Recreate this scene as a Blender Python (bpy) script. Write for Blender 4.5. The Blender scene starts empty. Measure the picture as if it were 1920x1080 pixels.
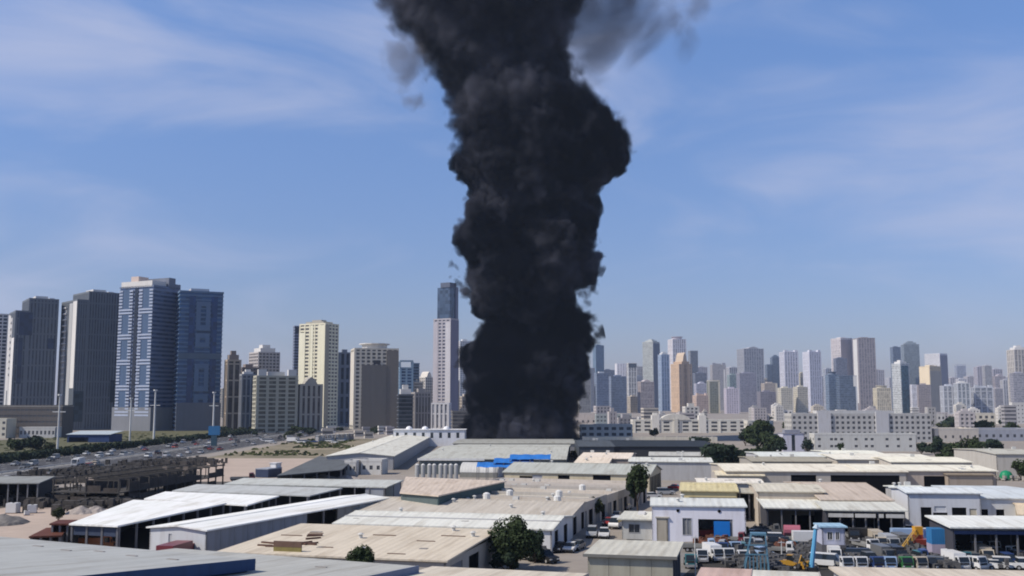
import bpy, math, random
from mathutils import Vector, Matrix, noise as mnoise
R = math.radians
rnd = random.Random(7)
scene = bpy.context.scene
COL = scene.collection
PX = 1920.0                      # focal length in photo pixels (36 mm lens on a 36 mm sensor)
HOR = 755.0                      # photo row of the horizon
PITCH = math.atan((HOR - 540.0) / PX)
CAMZ = 24.0
cP, sP = math.cos(PITCH), math.sin(PITCH)

# ---------------------------------------------------------------- camera
cam_d = bpy.data.cameras.new('camera'); cam = bpy.data.objects.new('camera', cam_d); COL.objects.link(cam)
cam.location = (0, 0, CAMZ); cam.rotation_euler = (R(90) + PITCH, 0, 0)
cam_d.lens = 36; cam_d.sensor_width = 36; cam_d.clip_start = 0.5; cam_d.clip_end = 30000
scene.camera = cam

# ---------------------------------------------------------------- sky and sun
SUN_EL, SUN_AZ = R(46), (-0.94, -0.33)           # direction towards the sun: left, a little behind the camera
w = bpy.data.worlds.new('World'); scene.world = w; w.use_nodes = True
nt = w.node_tree; nt.nodes.clear()
out = nt.nodes.new('ShaderNodeOutputWorld'); bg = nt.nodes.new('ShaderNodeBackground')
sky = nt.nodes.new('ShaderNodeTexSky'); sky.sky_type = 'NISHITA'; sky.sun_disc = False
sky.sun_elevation = SUN_EL; sky.sun_rotation = math.atan2(SUN_AZ[0], SUN_AZ[1])
sky.altitude = 0; sky.air_density = 1.0; sky.dust_density = 0.6; sky.ozone_density = 3.0
bg.inputs['Strength'].default_value = 0.1
# thin cirrus: streaky noise on the sky direction projected to a flat layer
tc = nt.nodes.new('ShaderNodeTexCoord'); sep = nt.nodes.new('ShaderNodeSeparateXYZ')
nt.links.new(tc.outputs['Generated'], sep.inputs[0])
def wm(op, a, b=None, c=None):
    n = nt.nodes.new('ShaderNodeMath'); n.operation = op
    for i, v in enumerate((a, b, c)):
        if v is None: continue
        if isinstance(v, (int, float)): n.inputs[i].default_value = v
        else: nt.links.new(v, n.inputs[i])
    return n.outputs[0]
mp = nt.nodes.new('ShaderNodeMapping'); nt.links.new(tc.outputs['Generated'], mp.inputs[0])    # veils drawn out along one slanting direction
mp.inputs['Rotation'].default_value = (0, R(-24), R(10)); mp.inputs['Scale'].default_value = (2.6, 2.6, 7.5)
mp.inputs['Location'].default_value = (3.9, 5.2, 2.4)
n1 = nt.nodes.new('ShaderNodeTexNoise'); n1.inputs['Scale'].default_value = 1.5; n1.inputs['Detail'].default_value = 7; n1.inputs['Roughness'].default_value = 0.52; n1.inputs['Distortion'].default_value = 0.7
n2 = nt.nodes.new('ShaderNodeTexNoise'); n2.inputs['Scale'].default_value = 0.55; n2.inputs['Detail'].default_value = 3
nt.links.new(mp.outputs[0], n1.inputs['Vector']); nt.links.new(mp.outputs[0], n2.inputs['Vector'])
cl = nt.nodes.new('ShaderNodeMapRange'); cl.interpolation_type = 'SMOOTHSTEP'
nt.links.new(wm('MULTIPLY_ADD', n2.outputs[0], 1.0, wm('MULTIPLY', n1.outputs[0], 0.75)), cl.inputs[0])
cl.inputs[1].default_value = 0.82; cl.inputs[2].default_value = 1.22; cl.inputs[3].default_value = 0.0; cl.inputs[4].default_value = 0.8
grade = nt.nodes.new('ShaderNodeMix'); grade.data_type = 'RGBA'; grade.blend_type = 'MULTIPLY'; grade.inputs[0].default_value = 1.0
nt.links.new(sky.outputs[0], grade.inputs[6]); gr = nt.nodes.new('ShaderNodeMapRange'); nt.links.new(sep.outputs['Z'], gr.inputs[0])       # dusty lower air is a little duller
gr.inputs[1].default_value = 0.0; gr.inputs[2].default_value = 0.36
gm = nt.nodes.new('ShaderNodeMix'); gm.data_type = 'RGBA'; nt.links.new(gr.outputs[0], gm.inputs[0])
gm.inputs[6].default_value = (0.72, 0.655, 0.845, 1); gm.inputs[7].default_value = (1.14, 1.28, 1.58, 1)
gr2 = nt.nodes.new('ShaderNodeMapRange'); nt.links.new(sep.outputs['Z'], gr2.inputs[0]); gr2.inputs[1].default_value = 0.36; gr2.inputs[2].default_value = 1.0
gm2 = nt.nodes.new('ShaderNodeMix'); gm2.data_type = 'RGBA'; nt.links.new(gr2.outputs[0], gm2.inputs[0])
nt.links.new(gm.outputs[2], gm2.inputs[6]); gm2.inputs[7].default_value = (0.62, 0.68, 0.78, 1)
nt.links.new(gm2.outputs[2], grade.inputs[7])
mixc = nt.nodes.new('ShaderNodeMix'); mixc.data_type = 'RGBA'
nt.links.new(cl.outputs[0], mixc.inputs[0]); nt.links.new(grade.outputs[2], mixc.inputs[6]); mixc.inputs[7].default_value = (5.2, 5.6, 7.4, 1)
nt.links.new(mixc.outputs[2], bg.inputs[0]); nt.links.new(bg.outputs[0], out.inputs[0])

sun_d = bpy.data.lights.new('sun', 'SUN'); sun = bpy.data.objects.new('sun', sun_d); COL.objects.link(sun)
sun_d.energy = 4.6; sun_d.angle = R(0.53); sun_d.color = (1.0, 0.91, 0.79)
sh = Vector((SUN_AZ[0], SUN_AZ[1], 0)).normalized() * math.cos(SUN_EL)
SUNV = Vector((sh.x, sh.y, math.sin(SUN_EL)))
sun.rotation_euler = SUNV.to_track_quat('Z', 'Y').to_euler(); sun.location = (-60, -20, 120)
vs = scene.view_settings; vs.view_transform = 'Standard'; vs.look = 'None'; vs.gamma = 1; vs.use_curve_mapping = False; vs.exposure = 0.0
scene.cycles.volume_max_steps = 512; scene.cycles.max_bounces = 6; scene.cycles.diffuse_bounces = 2; scene.cycles.glossy_bounces = 2
scene.cycles.filter_width = 1.9; scene.cycles.volume_bounces = 1; scene.cycles.transparent_max_bounces = 6

# ---------------------------------------------------------------- helpers
def ray(px, py):
    xc, yc = (px - 960) / PX, -(py - 540) / PX
    return Vector((xc, cP - yc * sP, sP + yc * cP))
def at_z(px, py, z=0.0):
    d = ray(px, py); return d * ((z - CAMZ) / d.z) + Vector((0, 0, CAMZ))
def at_y(px, py, Y):
    d = ray(px, py); return d * (Y / d.y) + Vector((0, 0, CAMZ))
def solve_px(P, u, px):          # distance along u from P until the photo column is px
    k = (px - 960) / PX; D = P.y * cP + (P.z - CAMZ) * sP
    return (k * D - P.x) / (u.x - k * u.y * cP)

_mats = {}
def M(name, col, rough=0.8, var=0.12, scale=0.4, metallic=0.0, streak=None, bump=0.0, seam=None, spec=0.3, cells=None, var2=None, stain=None):
    """procedural surface: two-scale tone variation, optional stretched streaks, sheet seams (bump) and window-sized cells"""
    if name in _mats: return _mats[name]
    m = bpy.data.materials.new(name); m.use_nodes = True; t = m.node_tree
    b = t.nodes['Principled BSDF']; b.inputs['Roughness'].default_value = rough; b.inputs['Metallic'].default_value = metallic
    b.inputs['Specular IOR Level'].default_value = spec
    tx = t.nodes.new('ShaderNodeTexCoord')
    def nz(sc, det, vec=None):
        n = t.nodes.new('ShaderNodeTexNoise'); n.inputs['Scale'].default_value = sc; n.inputs['Detail'].default_value = det
        n.inputs['Roughness'].default_value = 0.6
        t.links.new(vec or tx.outputs['Object'], n.inputs['Vector']); return n.outputs[0]
    def mt(op, a, bb, cc=None):
        n = t.nodes.new('ShaderNodeMath'); n.operation = op
        for i, v in enumerate((a, bb, cc)):
            if v is None: continue
            if isinstance(v, (int, float)): n.inputs[i].default_value = v
            else: t.links.new(v, n.inputs[i])
        return n.outputs[0]
    f = mt('ADD', mt('MULTIPLY', nz(scale, 4), 0.6), mt('MULTIPLY', nz(scale * 7, 3), 0.4))
    if streak:
        mpn = t.nodes.new('ShaderNodeMapping'); t.links.new(tx.outputs['Object'], mpn.inputs[0]); mpn.inputs['Scale'].default_value = streak
        f = mt('ADD', mt('MULTIPLY', f, 0.5), mt('MULTIPLY', nz(1.0, 4, mpn.outputs[0]), 0.5))
    if cells:
        sn = t.nodes.new('ShaderNodeVectorMath'); sn.operation = 'SNAP'; sn.inputs[1].default_value = cells
        t.links.new(tx.outputs['Object'], sn.inputs[0])
        wn = t.nodes.new('ShaderNodeTexWhiteNoise'); t.links.new(sn.outputs[0], wn.inputs['Vector'])
        f = mt('ADD', mt('MULTIPLY', f, 0.35), mt('MULTIPLY', wn.outputs['Value'], 0.65))
    mr = t.nodes.new('ShaderNodeMapRange'); t.links.new(f, mr.inputs[0])
    mr.inputs[1].default_value = 0.28 if not cells else 0.1; mr.inputs[2].default_value = 0.72 if not cells else 0.9
    mr.inputs[3].default_value = 0; mr.inputs[4].default_value = 1
    mx = t.nodes.new('ShaderNodeMix'); mx.data_type = 'RGBA'; t.links.new(mr.outputs[0], mx.inputs[0])
    lo = [c * (1 - var) for c in col]; hi = [min(.9, c * (1 + var)) for c in col]
    if var2: hi = list(var2)
    mx.inputs[6].default_value = (*lo, 1); mx.inputs[7].default_value = (*hi, 1)
    colour = mx.outputs[2]
    if stain:                      # long dust and rust runs with soft edges, (amount, stretch)
        ms = t.nodes.new('ShaderNodeMapping'); t.links.new(tx.outputs['Object'], ms.inputs[0]); ms.inputs['Scale'].default_value = stain[1]; ms.inputs['Location'].default_value = (3.1, 7.7, 0)
        sr = t.nodes.new('ShaderNodeMapRange'); t.links.new(nz(1.0, 6, ms.outputs[0]), sr.inputs[0]); sr.inputs[1].default_value = 0.50; sr.inputs[2].default_value = 0.72; sr.inputs[4].default_value = stain[0]
        m2 = t.nodes.new('ShaderNodeMix'); m2.data_type = 'RGBA'; t.links.new(sr.outputs[0], m2.inputs[0]); t.links.new(colour, m2.inputs[6]); m2.inputs[7].default_value = (col[0] * .52, col[1] * .46, col[2] * .40, 1); colour = m2.outputs[2]
    t.links.new(colour, b.inputs['Base Color'])
    hgt = None
    if seam:                       # ribs of a profiled sheet; seam = (axis, spacing)
        wv = t.nodes.new('ShaderNodeTexWave'); wv.bands_direction = seam[0]; wv.inputs['Scale'].default_value = 6.2832 / seam[1] / 6.2832 * 0.314 * 1.0
        t.links.new(tx.outputs['Object'], wv.inputs['Vector']); hgt = wv.outputs['Fac']
    elif bump:
        hgt = nz(scale * 5, 5)
    if hgt is not None:
        bp = t.nodes.new('ShaderNodeBump'); bp.inputs['Strength'].default_value = bump or 0.3; bp.inputs['Distance'].default_value = 0.08
        t.links.new(hgt, bp.inputs['Height']); t.links.new(bp.outputs[0], b.inputs['Normal'])
    _mats[name] = m
    return m

class MB:
    def __init__(s): s.v = []; s.f = []
    def quad(s, *p):
        i = len(s.v); s.v += [tuple(q) for q in p]; s.f.append(tuple(range(i, i + len(p)))); return s
    def box(s, x0, x1, y0, y1, z0, z1):
        i = len(s.v); s.v += [(x0, y0, z0), (x1, y0, z0), (x1, y1, z0), (x0, y1, z0), (x0, y0, z1), (x1, y0, z1), (x1, y1, z1), (x0, y1, z1)]
        s.f += [tuple(i + k for k in q) for q in ((3, 2, 1, 0), (4, 5, 6, 7), (0, 1, 5, 4), (1, 2, 6, 5), (2, 3, 7, 6), (3, 0, 4, 7))]; return s
    def prism(s, pts, z0, z1):          # plan polygon (counter-clockwise) pulled up
        n = len(pts); i = len(s.v); s.v += [(p[0], p[1], z0) for p in pts] + [(p[0], p[1], z1) for p in pts]
        s.f.append(tuple(i + k for k in range(n))[::-1]); s.f.append(tuple(i + n + k for k in range(n)))
        for k in range(n): s.f.append((i + k, i + (k + 1) % n, i + n + (k + 1) % n, i + n + k))
        return s
    def profile(s, pts, x0, x1, inset=0.0, top=None):   # (y,z) outline pulled along x; points above `top` pinched in by inset
        n = len(pts); i = len(s.v)
        for X, sg in ((x0, 1), (x1, -1)):
            s.v += [(X + (sg * inset if top is not None and p[1] > top else 0), p[0], p[1]) for p in pts]
        s.f.append(tuple(i + k for k in range(n))); s.f.append(tuple(i + n + k for k in range(n))[::-1])
        for k in range(n): s.f.append((i + (k + 1) % n, i + k, i + n + k, i + n + (k + 1) % n))
        return s
    def tube(s, p0, p1, r0, n=8, r1=None, caps=True):
        p0, p1 = Vector(p0), Vector(p1); r1 = r0 if r1 is None else r1
        d = (p1 - p0).normalized(); a = d.orthogonal().normalized(); b = d.cross(a); i = len(s.v)
        for p, r in ((p0, r0), (p1, r1)):
            for k in range(n):
                q = p + (a * math.cos(6.28318 * k / n) + b * math.sin(6.28318 * k / n)) * r; s.v.append(tuple(q))
        for k in range(n): s.f.append((i + k, i + (k + 1) % n, i + n + (k + 1) % n, i + n + k))
        if caps: s.f.append(tuple(i + k for k in range(n))[::-1]); s.f.append(tuple(i + n + k for k in range(n)))
        return s
    def ball(s, c, r, nu=10, nv=6, z0=-1.0, sz=1.0):
        i = len(s.v)
        for j in range(nv + 1):
            zz = z0 + (1 - z0) * j / nv; rr = math.sqrt(max(0, 1 - zz * zz))
            for k in range(nu): s.v.append((c[0] + r * rr * math.cos(6.28318 * k / nu), c[1] + r * rr * math.sin(6.28318 * k / nu), c[2] + r * sz * zz))
        for j in range(nv):
            for k in range(nu): s.f.append((i + j * nu + k, i + j * nu + (k + 1) % nu, i + (j + 1) * nu + (k + 1) % nu, i + (j + 1) * nu + k))
        return s
    def mesh(s, name, mat=None, smooth=False):
        me = bpy.data.meshes.new(name); me.from_pydata(s.v, [], s.f); me.update()
        if mat: me.materials.append(mat)
        if smooth: me.polygons.foreach_set('use_smooth', [True] * len(me.polygons))
        return me
    def build(s, name, mat, parent=None, kind=None, smooth=False, label=None):
        return link(name, s.mesh(name, mat, smooth), parent, kind, label)
def link(name, me, parent=None, kind=None, label=None, loc=None, rz=None):
    o = bpy.data.objects.new(name, me); COL.objects.link(o)
    if parent is not None: o.parent = parent
    if kind: o['kind'] = kind
    if label: o['label'] = label
    if loc is not None: o.location = loc
    if rz is not None: o.rotation_euler = (0, 0, rz)
    return o
def tag(o, label=None, cat=None, group=None, kind=None):
    if label: o['label'] = label
    if cat: o['category'] = cat
    if group: o['group'] = group
    if kind: o['kind'] = kind
    return o
def thing(name, label, cat, loc=(0, 0, 0), rz=0.0, group=None):
    o = bpy.data.objects.new(name, None); COL.objects.link(o); o.empty_display_size = 0.5
    o.location = loc; o.rotation_euler = (0, 0, rz)
    return tag(o, label, cat, group)
_kids = {}
def copy_tree(src, loc, rz, label=None, group=None, mat=None, scale=None):
    def rec(o, par):
        c = o.copy(); COL.objects.link(c)
        if par is not None: c.parent = par
        if mat and c.type == 'MESH' and c.get('paint'):
            c.material_slots[0].link = 'OBJECT'; c.material_slots[0].material = mat
        for k in list(o.children): rec(k, c)
        return c
    r = rec(src, None); r.location = loc; r.rotation_euler = (0, 0, rz)
    if scale: r.scale = (scale,) * 3
    if label: r['label'] = label
    if group: r['group'] = group
    return r
# ---------------------------------------------------------------- ground
m_ground = M('dusty_ground', (0.27, 0.24, 0.21), 0.95, 0.25, 0.02, bump=0.2)
MB().quad((-4500, -250, 0), (4500, -250, 0), (4500, 7100, 0), (-4500, 7100, 0)).build('ground', m_ground, kind='structure')
# ---------------------------------------------------------------- towers of the skyline
def fit_plan(xl, xm, xr, Y, asp, z=0.0):
    """corner under photo column xm at distance Y; turn the plan until left depth / front width = asp"""
    C = at_y(xm, HOR, Y); C.z = z; best = None
    for k in range(-30, 160):
        th = R(k * 0.5); u = Vector((math.cos(th), math.sin(th), 0)); v = Vector((-math.sin(th), math.cos(th), 0))
        s, t = solve_px(C, u, xr), solve_px(C, v, xl)
        if s <= 1 or t <= 1 or s > 150 or t > 150: continue
        e = abs(math.log((t / s) / asp))
        if best is None or e < best[0]: best = (e, th, s, t, u, v)
    if best is None:
        th = R(8); u = Vector((math.cos(th), math.sin(th), 0)); v = Vector((-math.sin(th), math.cos(th), 0))
        s = max(4, solve_px(C, u, xr)); return C, th, s, s * asp, u, v
    _, th, s, t, u, v = best
    return C, th, s, t, u, v

def wallmat(c, v=0.13):
    c = tuple(round(x, 3) for x in c)
    return M('facade_%d_%d_%d' % tuple(int(x * 1000) for x in c), c, 0.85, v, 0.05, streak=(0.25, 0.25, 0.02))
def glassmat(c, cells=(3.4, 3.4, 3.5)):
    return M('glazing_%d_%d_%d' % tuple(int(x * 1000) for x in c), c, 0.22, 0.45, 0.03, spec=0.5, cells=cells)
NAMED = []
ROOFM = wallmat((0.42, 0.41, 0.39))
def ring(mb, x0, x1, y0, y1, z0, z1, t=0.4):
    mb.box(x0, x1, y0, y0 + t, z0, z1); mb.box(x0, x1, y1 - t, y1, z0, z1)
    mb.box(x0, x0 + t, y0 + t, y1 - t, z0, z1); mb.box(x1 - t, x1, y0 + t, y1 - t, z0, z1)

def tower(label, xl, xm, xr, yt, Y, style='grid', wall=(.4, .38, .36), glass=(.06, .08, .11), asp=1.0, fh=3.5, pier=4.0, pw=1.1, band=1.3,
          vols=None, roof='plain', cat='tower', name='tower', top=None, ends=None, group=None, strips=None, left_wall=None, crown=None, mast=0, base=None):
    if not group: NAMED.append(((xl + xr) / 2, label))
    C, th, W, D, u, v = fit_plan(xl, xm, xr, Y, asp)
    Hh = at_y(xm, yt, Y).z
    c = C + u * (W / 2) + v * (D / 2)
    root = thing(name, label, cat, (c.x, c.y, 0), th, group)
    wm_, gm_ = wallmat(wall), glassmat(glass)
    vols = vols or [(0, 1, 0, 1, 0, 1)]
    core, bands, piers, par = MB(), MB(), MB(), MB()
    for a0, a1, b0, b1, z0, z1 in vols:
        x0, x1, y0, y1 = -W / 2 + a0 * W, -W / 2 + a1 * W, -D / 2 + b0 * D, -D / 2 + b1 * D
        Z0, Z1 = z0 * Hh, z1 * Hh
        i = .55
        core.box(x0 + i, x1 - i, y0 + i, y1 - i, Z0 - (0.5 if z0 else 0), Z1 - .3)
        nf = max(1, int(round((Z1 - Z0) / fh)))
        h = (Z1 - Z0) / nf
        if style in ('grid', 'band', 'balcony'):
            for k in range(nf):
                e = 0.0 if style != 'balcony' or k % 1 else .35
                bands.box(x0 + .12 - e, x1 - .12 + e, y0 + .12 - e, y1 - .12 + e, Z0 + k * h, Z0 + k * h + band)
        elif style == 'pier':
            for k in range(0, nf, 4): bands.box(x0 + .3, x1 - .3, y0 + .3, y1 - .3, Z0 + k * h, Z0 + k * h + band)
        par.box(x0, x1, y0, y1, Z1 - .6, Z1 - .2)
        ring(par, x0, x1, y0, y1, Z1 - .2, Z1 + .9)
        if style in ('grid', 'pier', 'balcony'):
            n = max(2, int(round((x1 - x0) / pier)))
            for k in range(n + 1):
                X = x0 + (x1 - x0 - pw) * k / n
                piers.box(X, X + pw, y0, y0 + .5, Z0, Z1 - .62); piers.box(X, X + pw, y1 - .5, y1, Z0, Z1 - .62)
            n = max(2, int(round((y1 - y0) / pier)))
            for k in range(n + 1):
                Y0 = y0 + .02 + (y1 - y0 - pw - .04) * k / n
                piers.box(x0 - .02, x0 + .5, Y0, Y0 + pw, Z0, Z1 - .62); piers.box(x1 - .5, x1 + .02, Y0, Y0 + pw, Z0, Z1 - .62)
    core.build('glazing', gm_, root)
    if bands.v: bands.build('floor_band', wm_, root, kind='stuff')
    if piers.v: piers.build('wall_pier', wm_, root, kind='stuff')
    par.build('parapet', wm_, root)
    # solid wall strips: (face, from, to, z0, z1, colour)
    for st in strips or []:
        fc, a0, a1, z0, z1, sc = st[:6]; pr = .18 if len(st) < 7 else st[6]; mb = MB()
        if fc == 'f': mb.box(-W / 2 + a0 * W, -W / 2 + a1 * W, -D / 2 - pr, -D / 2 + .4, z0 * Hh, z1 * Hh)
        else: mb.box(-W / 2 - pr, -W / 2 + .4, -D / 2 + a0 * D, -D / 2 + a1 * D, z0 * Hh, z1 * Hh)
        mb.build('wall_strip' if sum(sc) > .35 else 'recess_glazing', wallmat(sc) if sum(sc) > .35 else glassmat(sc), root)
    a0, a1, b0, b1, z0, z1 = max(vols, key=lambda q: q[5]); zt = z1 * Hh - .2
    cx, cy = -W / 2 + (a0 + a1) / 2 * W, -D / 2 + (b0 + b1) / 2 * D; w_, d_ = (a1 - a0) * W, (b1 - b0) * D
    tm = wallmat(top) if top else wm_
    if roof in ('plain', 'room', 'twin'):
        MB().box(cx - w_ * .22, cx + w_ * .2, cy - d_ * .2, cy + d_ * .25, zt, zt + 4.2).build('roof_room', tm, root)
        if roof == 'room': MB().box(cx + w_ * .22, cx + w_ * .4, cy - d_ * .3, cy + d_ * .1, zt, zt + 2.6).build('plant_room', tm, root)
        if roof == 'twin':
            for sgn in (-1, 1): MB().box(cx + sgn * w_ * .36 - w_ * .1, cx + sgn * w_ * .36 + w_ * .1, cy - d_ * .48, cy - d_ * .2, zt, zt + 6).build('corner_turret', tm, root)
    elif roof == 'frame':       # open white frame standing over the roof edge
        mb = MB(); hh = crown or 7
        for sx in (-1, 1):
            for sy in (-1, 1): mb.box(cx + sx * w_ * .47 - .7, cx + sx * w_ * .47 + .7, cy + sy * d_ * .47 - .7, cy + sy * d_ * .47 + .7, zt, zt + hh - 1.4)
        ring(mb, cx - w_ * .49, cx + w_ * .49, cy - d_ * .49, cy + d_ * .49, zt + hh - 1.4, zt + hh, 1.4)
        mb.build('roof_frame', tm, root)
    elif roof == 'gable':
        hh = crown or 10; mb = MB()
        p = [(cx - w_ * .3, zt), (cx + w_ * .3, zt), (cx + w_ * .16, zt + hh * .7), (cx, zt + hh), (cx - w_ * .16, zt + hh * .7)]
        y0, y1 = cy - d_ * .45, cy + d_ * .45
        mb.quad(*[(a, y0, b) for a, b in p]); mb.quad(*[(a, y1, b) for a, b in p[::-1]])
        for k in range(5): (a, b), (c2, d2) = p[k], p[(k + 1) % 5]; mb.quad((c2, y0, d2), (a, y0, b), (a, y1, b), (c2, y1, d2))
        mb.build('crown', tm, root)
    elif roof == 'step':
        hh = crown or 9
        MB().box(cx - w_ * .34, cx + w_ * .34, cy - d_ * .34, cy + d_ * .34, zt, zt + hh * .6).build('upper_storey', tm, root)
        MB().box(cx - w_ * .18, cx + w_ * .18, cy - d_ * .18, cy + d_ * .18, zt + hh * .6, zt + hh).build('roof_room', tm, root)
    elif roof == 'drum':
        hh = crown or 7
        MB().tube((cx, cy, zt), (cx, cy, zt + hh), min(w_, d_) * .36, 14).build('roof_drum', tm, root)
        MB().tube((cx, cy, zt + hh), (cx, cy, zt + hh + .9), min(w_, d_) * .44, 14).build('roof_disc', tm, root)
    if mast: MB().tube((cx, cy, zt), (cx, cy, zt + mast), .5, 5, .15).build('mast', M('mast_steel', (.3, .3, .3)), root)
    if base:
        bx, bh, bc = base
        MB().box(-W / 2 - bx, W / 2 + bx, -D / 2 - bx, D / 2 + bx, 0, bh).build('podium', wallmat(bc), root)
    return root, W, D, Hh

WH = (.62, .61, .59); CON = (.30, .295, .29); LIL = (.42, .40, .44); DGL = (.045, .06, .085); BGL = (.07, .115, .20); TGL = (.05, .13, .17)
CRM = (.56, .52, .42); GRYB = (.22, .24, .29); BEI = (.46, .41, .35); BRN = (.25, .21, .19); ORA = (.58, .42, .28); SLT = (.13, .16, .20)

def by_tower(pre, x, room):
    near = min(NAMED, key=lambda q: abs(q[0] - x)); s = near[1].split(',')[0].split()[:16 - len(pre.split()) - 2]
    while s[-1] in ('the', 'a', 'of', 'with', 'and', 'one', 'its', 'in', 'right', 'left', 'behind', 'between', 'from', 'white', 'under', 'vertical', 'roof', 'dark', 'slate', 'cream', 'orange', 'big', 'on', 'at', 'below', 'above', 'beside', 'to'): s.pop()
    return pre + ' the ' + ' '.join(s)
# --- the four big towers on the left
tower('grey concrete slab tower cut off by the left edge of the photo', -60, -54, 5, 588, 960, 'grid', WH, DGL, pier=5, roof='plain')
r, W, D, Hh = tower('dark grey slab tower with a blue glass patch high on its shaded face', 5, 20, 99, 559, 900, 'pier', (.135, .155, .185), (.05, .07, .105), asp=1.15, pier=3.1, pw=1.7, band=1.5,
    vols=[(.0, .30, 0, 1, 0, .90), (.30, 1, 0, 1, 0, 1)], strips=[('l', 0, .35, .0, .70, WH), ('l', .36, .60, .05, .86, (.42, .42, .42)), ('l', .62, .72, .3, .88, WH), ('l', .74, 1, 0, .89, (.5, .5, .5)), ('f', .10, .40, .72, .895, (.02, .035, .08)), ('f', .78, .92, .62, .70, (.02, .035, .08)), ('f', .10, .2, .35, .70, (.025, .04, .08))], top=WH, roof='room')
for k in range(9): MB().box(-W / 2 - 1.2, -W / 2 - .02, -D * .05 + k * 0, D * .10, Hh * (.42 + .05 * k), Hh * (.42 + .05 * k) + 1.3).build('balcony', wallmat(WH), r)
r, W, D, Hh = tower('dark grey slab tower with white side wall beside the twin blue towers', 104, 136, 215, 546, 900, 'pier', (.145, .165, .19), (.055, .075, .105), asp=1.1, pier=2.6, pw=1.5, band=1.5,
    vols=[(0, .26, 0, 1, 0, .935), (.26, 1, 0, 1, 0, 1)], strips=[('l', 0, .24, .30, .93, WH), ('l', .26, .46, .02, .92, (.40, .41, .42)), ('l', .75, 1.0, .0, .62, WH), ('l', .64, .74, .1, .90, (.45, .45, .45)), ('f', .02, .24, .06, .28, (.03, .05, .07)), ('f', .85, .97, .2, .36, (.03, .045, .06))], top=WH, roof='room')
for k in range(13): MB().box(-W / 2 - 1.3, -W / 2 - .02, D * .12, D * .34, Hh * (.36 + .044 * k), Hh * (.36 + .044 * k) + 1.3).build('balcony', wallmat(WH), r)
r, W, D, Hh = tower('blue glass and white tower with a stepped pale crown, left one of the joined pair', 213, 280, 329, 536, 880, 'band', (.16, .20, .30), (.05, .085, .17), asp=1.3, band=1.7, fh=3.7,
    vols=[(0, 1, 0, 1, 0, 1)], strips=[('l', .02, .32, .10, .985, BGL, .30), ('l', .44, .54, .02, .99, (.012, .018, .035), .10), ('l', .66, .96, .10, .985, BGL, .30)], roof='none')
# white frames round the blue columns of the sunlit face
fm = wallmat((.36, .41, .52))
for b0, b1 in ((.0, .40), (.58, .98)):
    for kz in range(5):
        z0 = .10 + kz * .178; z1 = z0 + .178
        mb = MB()
        for k in range(8):
            zq = (z0 + (z1 - z0) * k / 8) * Hh
            if k in (0, 1): mb.box(-W / 2 - .8, -W / 2 - .3, -D / 2 + b0 * D, -D / 2 + b1 * D, zq, zq + 1.5)
            else:
                mb.box(-W / 2 - .8, -W / 2 - .3, -D / 2 + b0 * D, -D / 2 + (b0 + .10) * D, zq, zq + 1.5)
                mb.box(-W / 2 - .8, -W / 2 - .3, -D / 2 + (b1 - .10) * D, -D / 2 + b1 * D, zq, zq + 1.5)
        mb.build('balcony_frame', fm, r)
pk = wallmat((.55, .45, .40))
MB().box(-W * .5, W * .02, -D * .45, D * .45, Hh - .2, Hh + 5).build('crown', wallmat(WH), r)
MB().box(-W * .46, -W * .1, -D * .02, D * .2, Hh + 5, Hh + 9.5).build('crown_arch', pk, r)
MB().box(W * .05, W * .30, -D * .5, D * .2, Hh - .2, Hh + 9).build('lift_tower', wallmat((.16, .18, .23)), r)
MB().box(W * .30, W * .5, -D * .5, D * .2, Hh - .2, Hh + 4).build('lift_shaft', wallmat((.16, .18, .23)), r)
MB().box(-W * .52, W * .3, -D * .56, D * .56, 0, 20).build('podium', wallmat((.19, .20, .22)), r)
r, W, D, Hh = tower('dark blue glass tower with pale looped frames, right one of the joined pair', 319, 330, 412, 546, 884, 'band', (.13, .20, .31), (.03, .085, .19), asp=.9, band=1.3, fh=3.7,
    strips=[('f', .22, .36, .08, .97, (.012, .045, .14), .25), ('f', .72, .86, .08, .97, (.012, .045, .14), .25), ('f', .02, .98, .515, .555, (.11, .15, .20), .4)], roof='plain', top=(.5, .5, .52))
fm = wallmat((.13, .19, .29))
for z0, z1 in ((.60, .70), (.72, .93), (.10, .26), (.28, .48)):
    mb = MB()
    y0, y1 = -D / 2 - .75, -D / 2 - .3
    mb.box(-W * .12, -W * .02, y0, y1, z0 * Hh, z1 * Hh); mb.box(W * .10, W * .20, y0, y1, z0 * Hh, z1 * Hh)
    mb.box(-W * .02, W * .10, y0, y1, z0 * Hh, z0 * Hh + 4); mb.box(-W * .02, W * .10, y0, y1, z1 * Hh - 4, z1 * Hh)
    mb.build('facade_loop', fm, r)
MB().box(-W * .5, W * .5, -D * .55, -D * .5 + .1, 0, 24).build('podium', wallmat((.15, .16, .19)), r)

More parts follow.
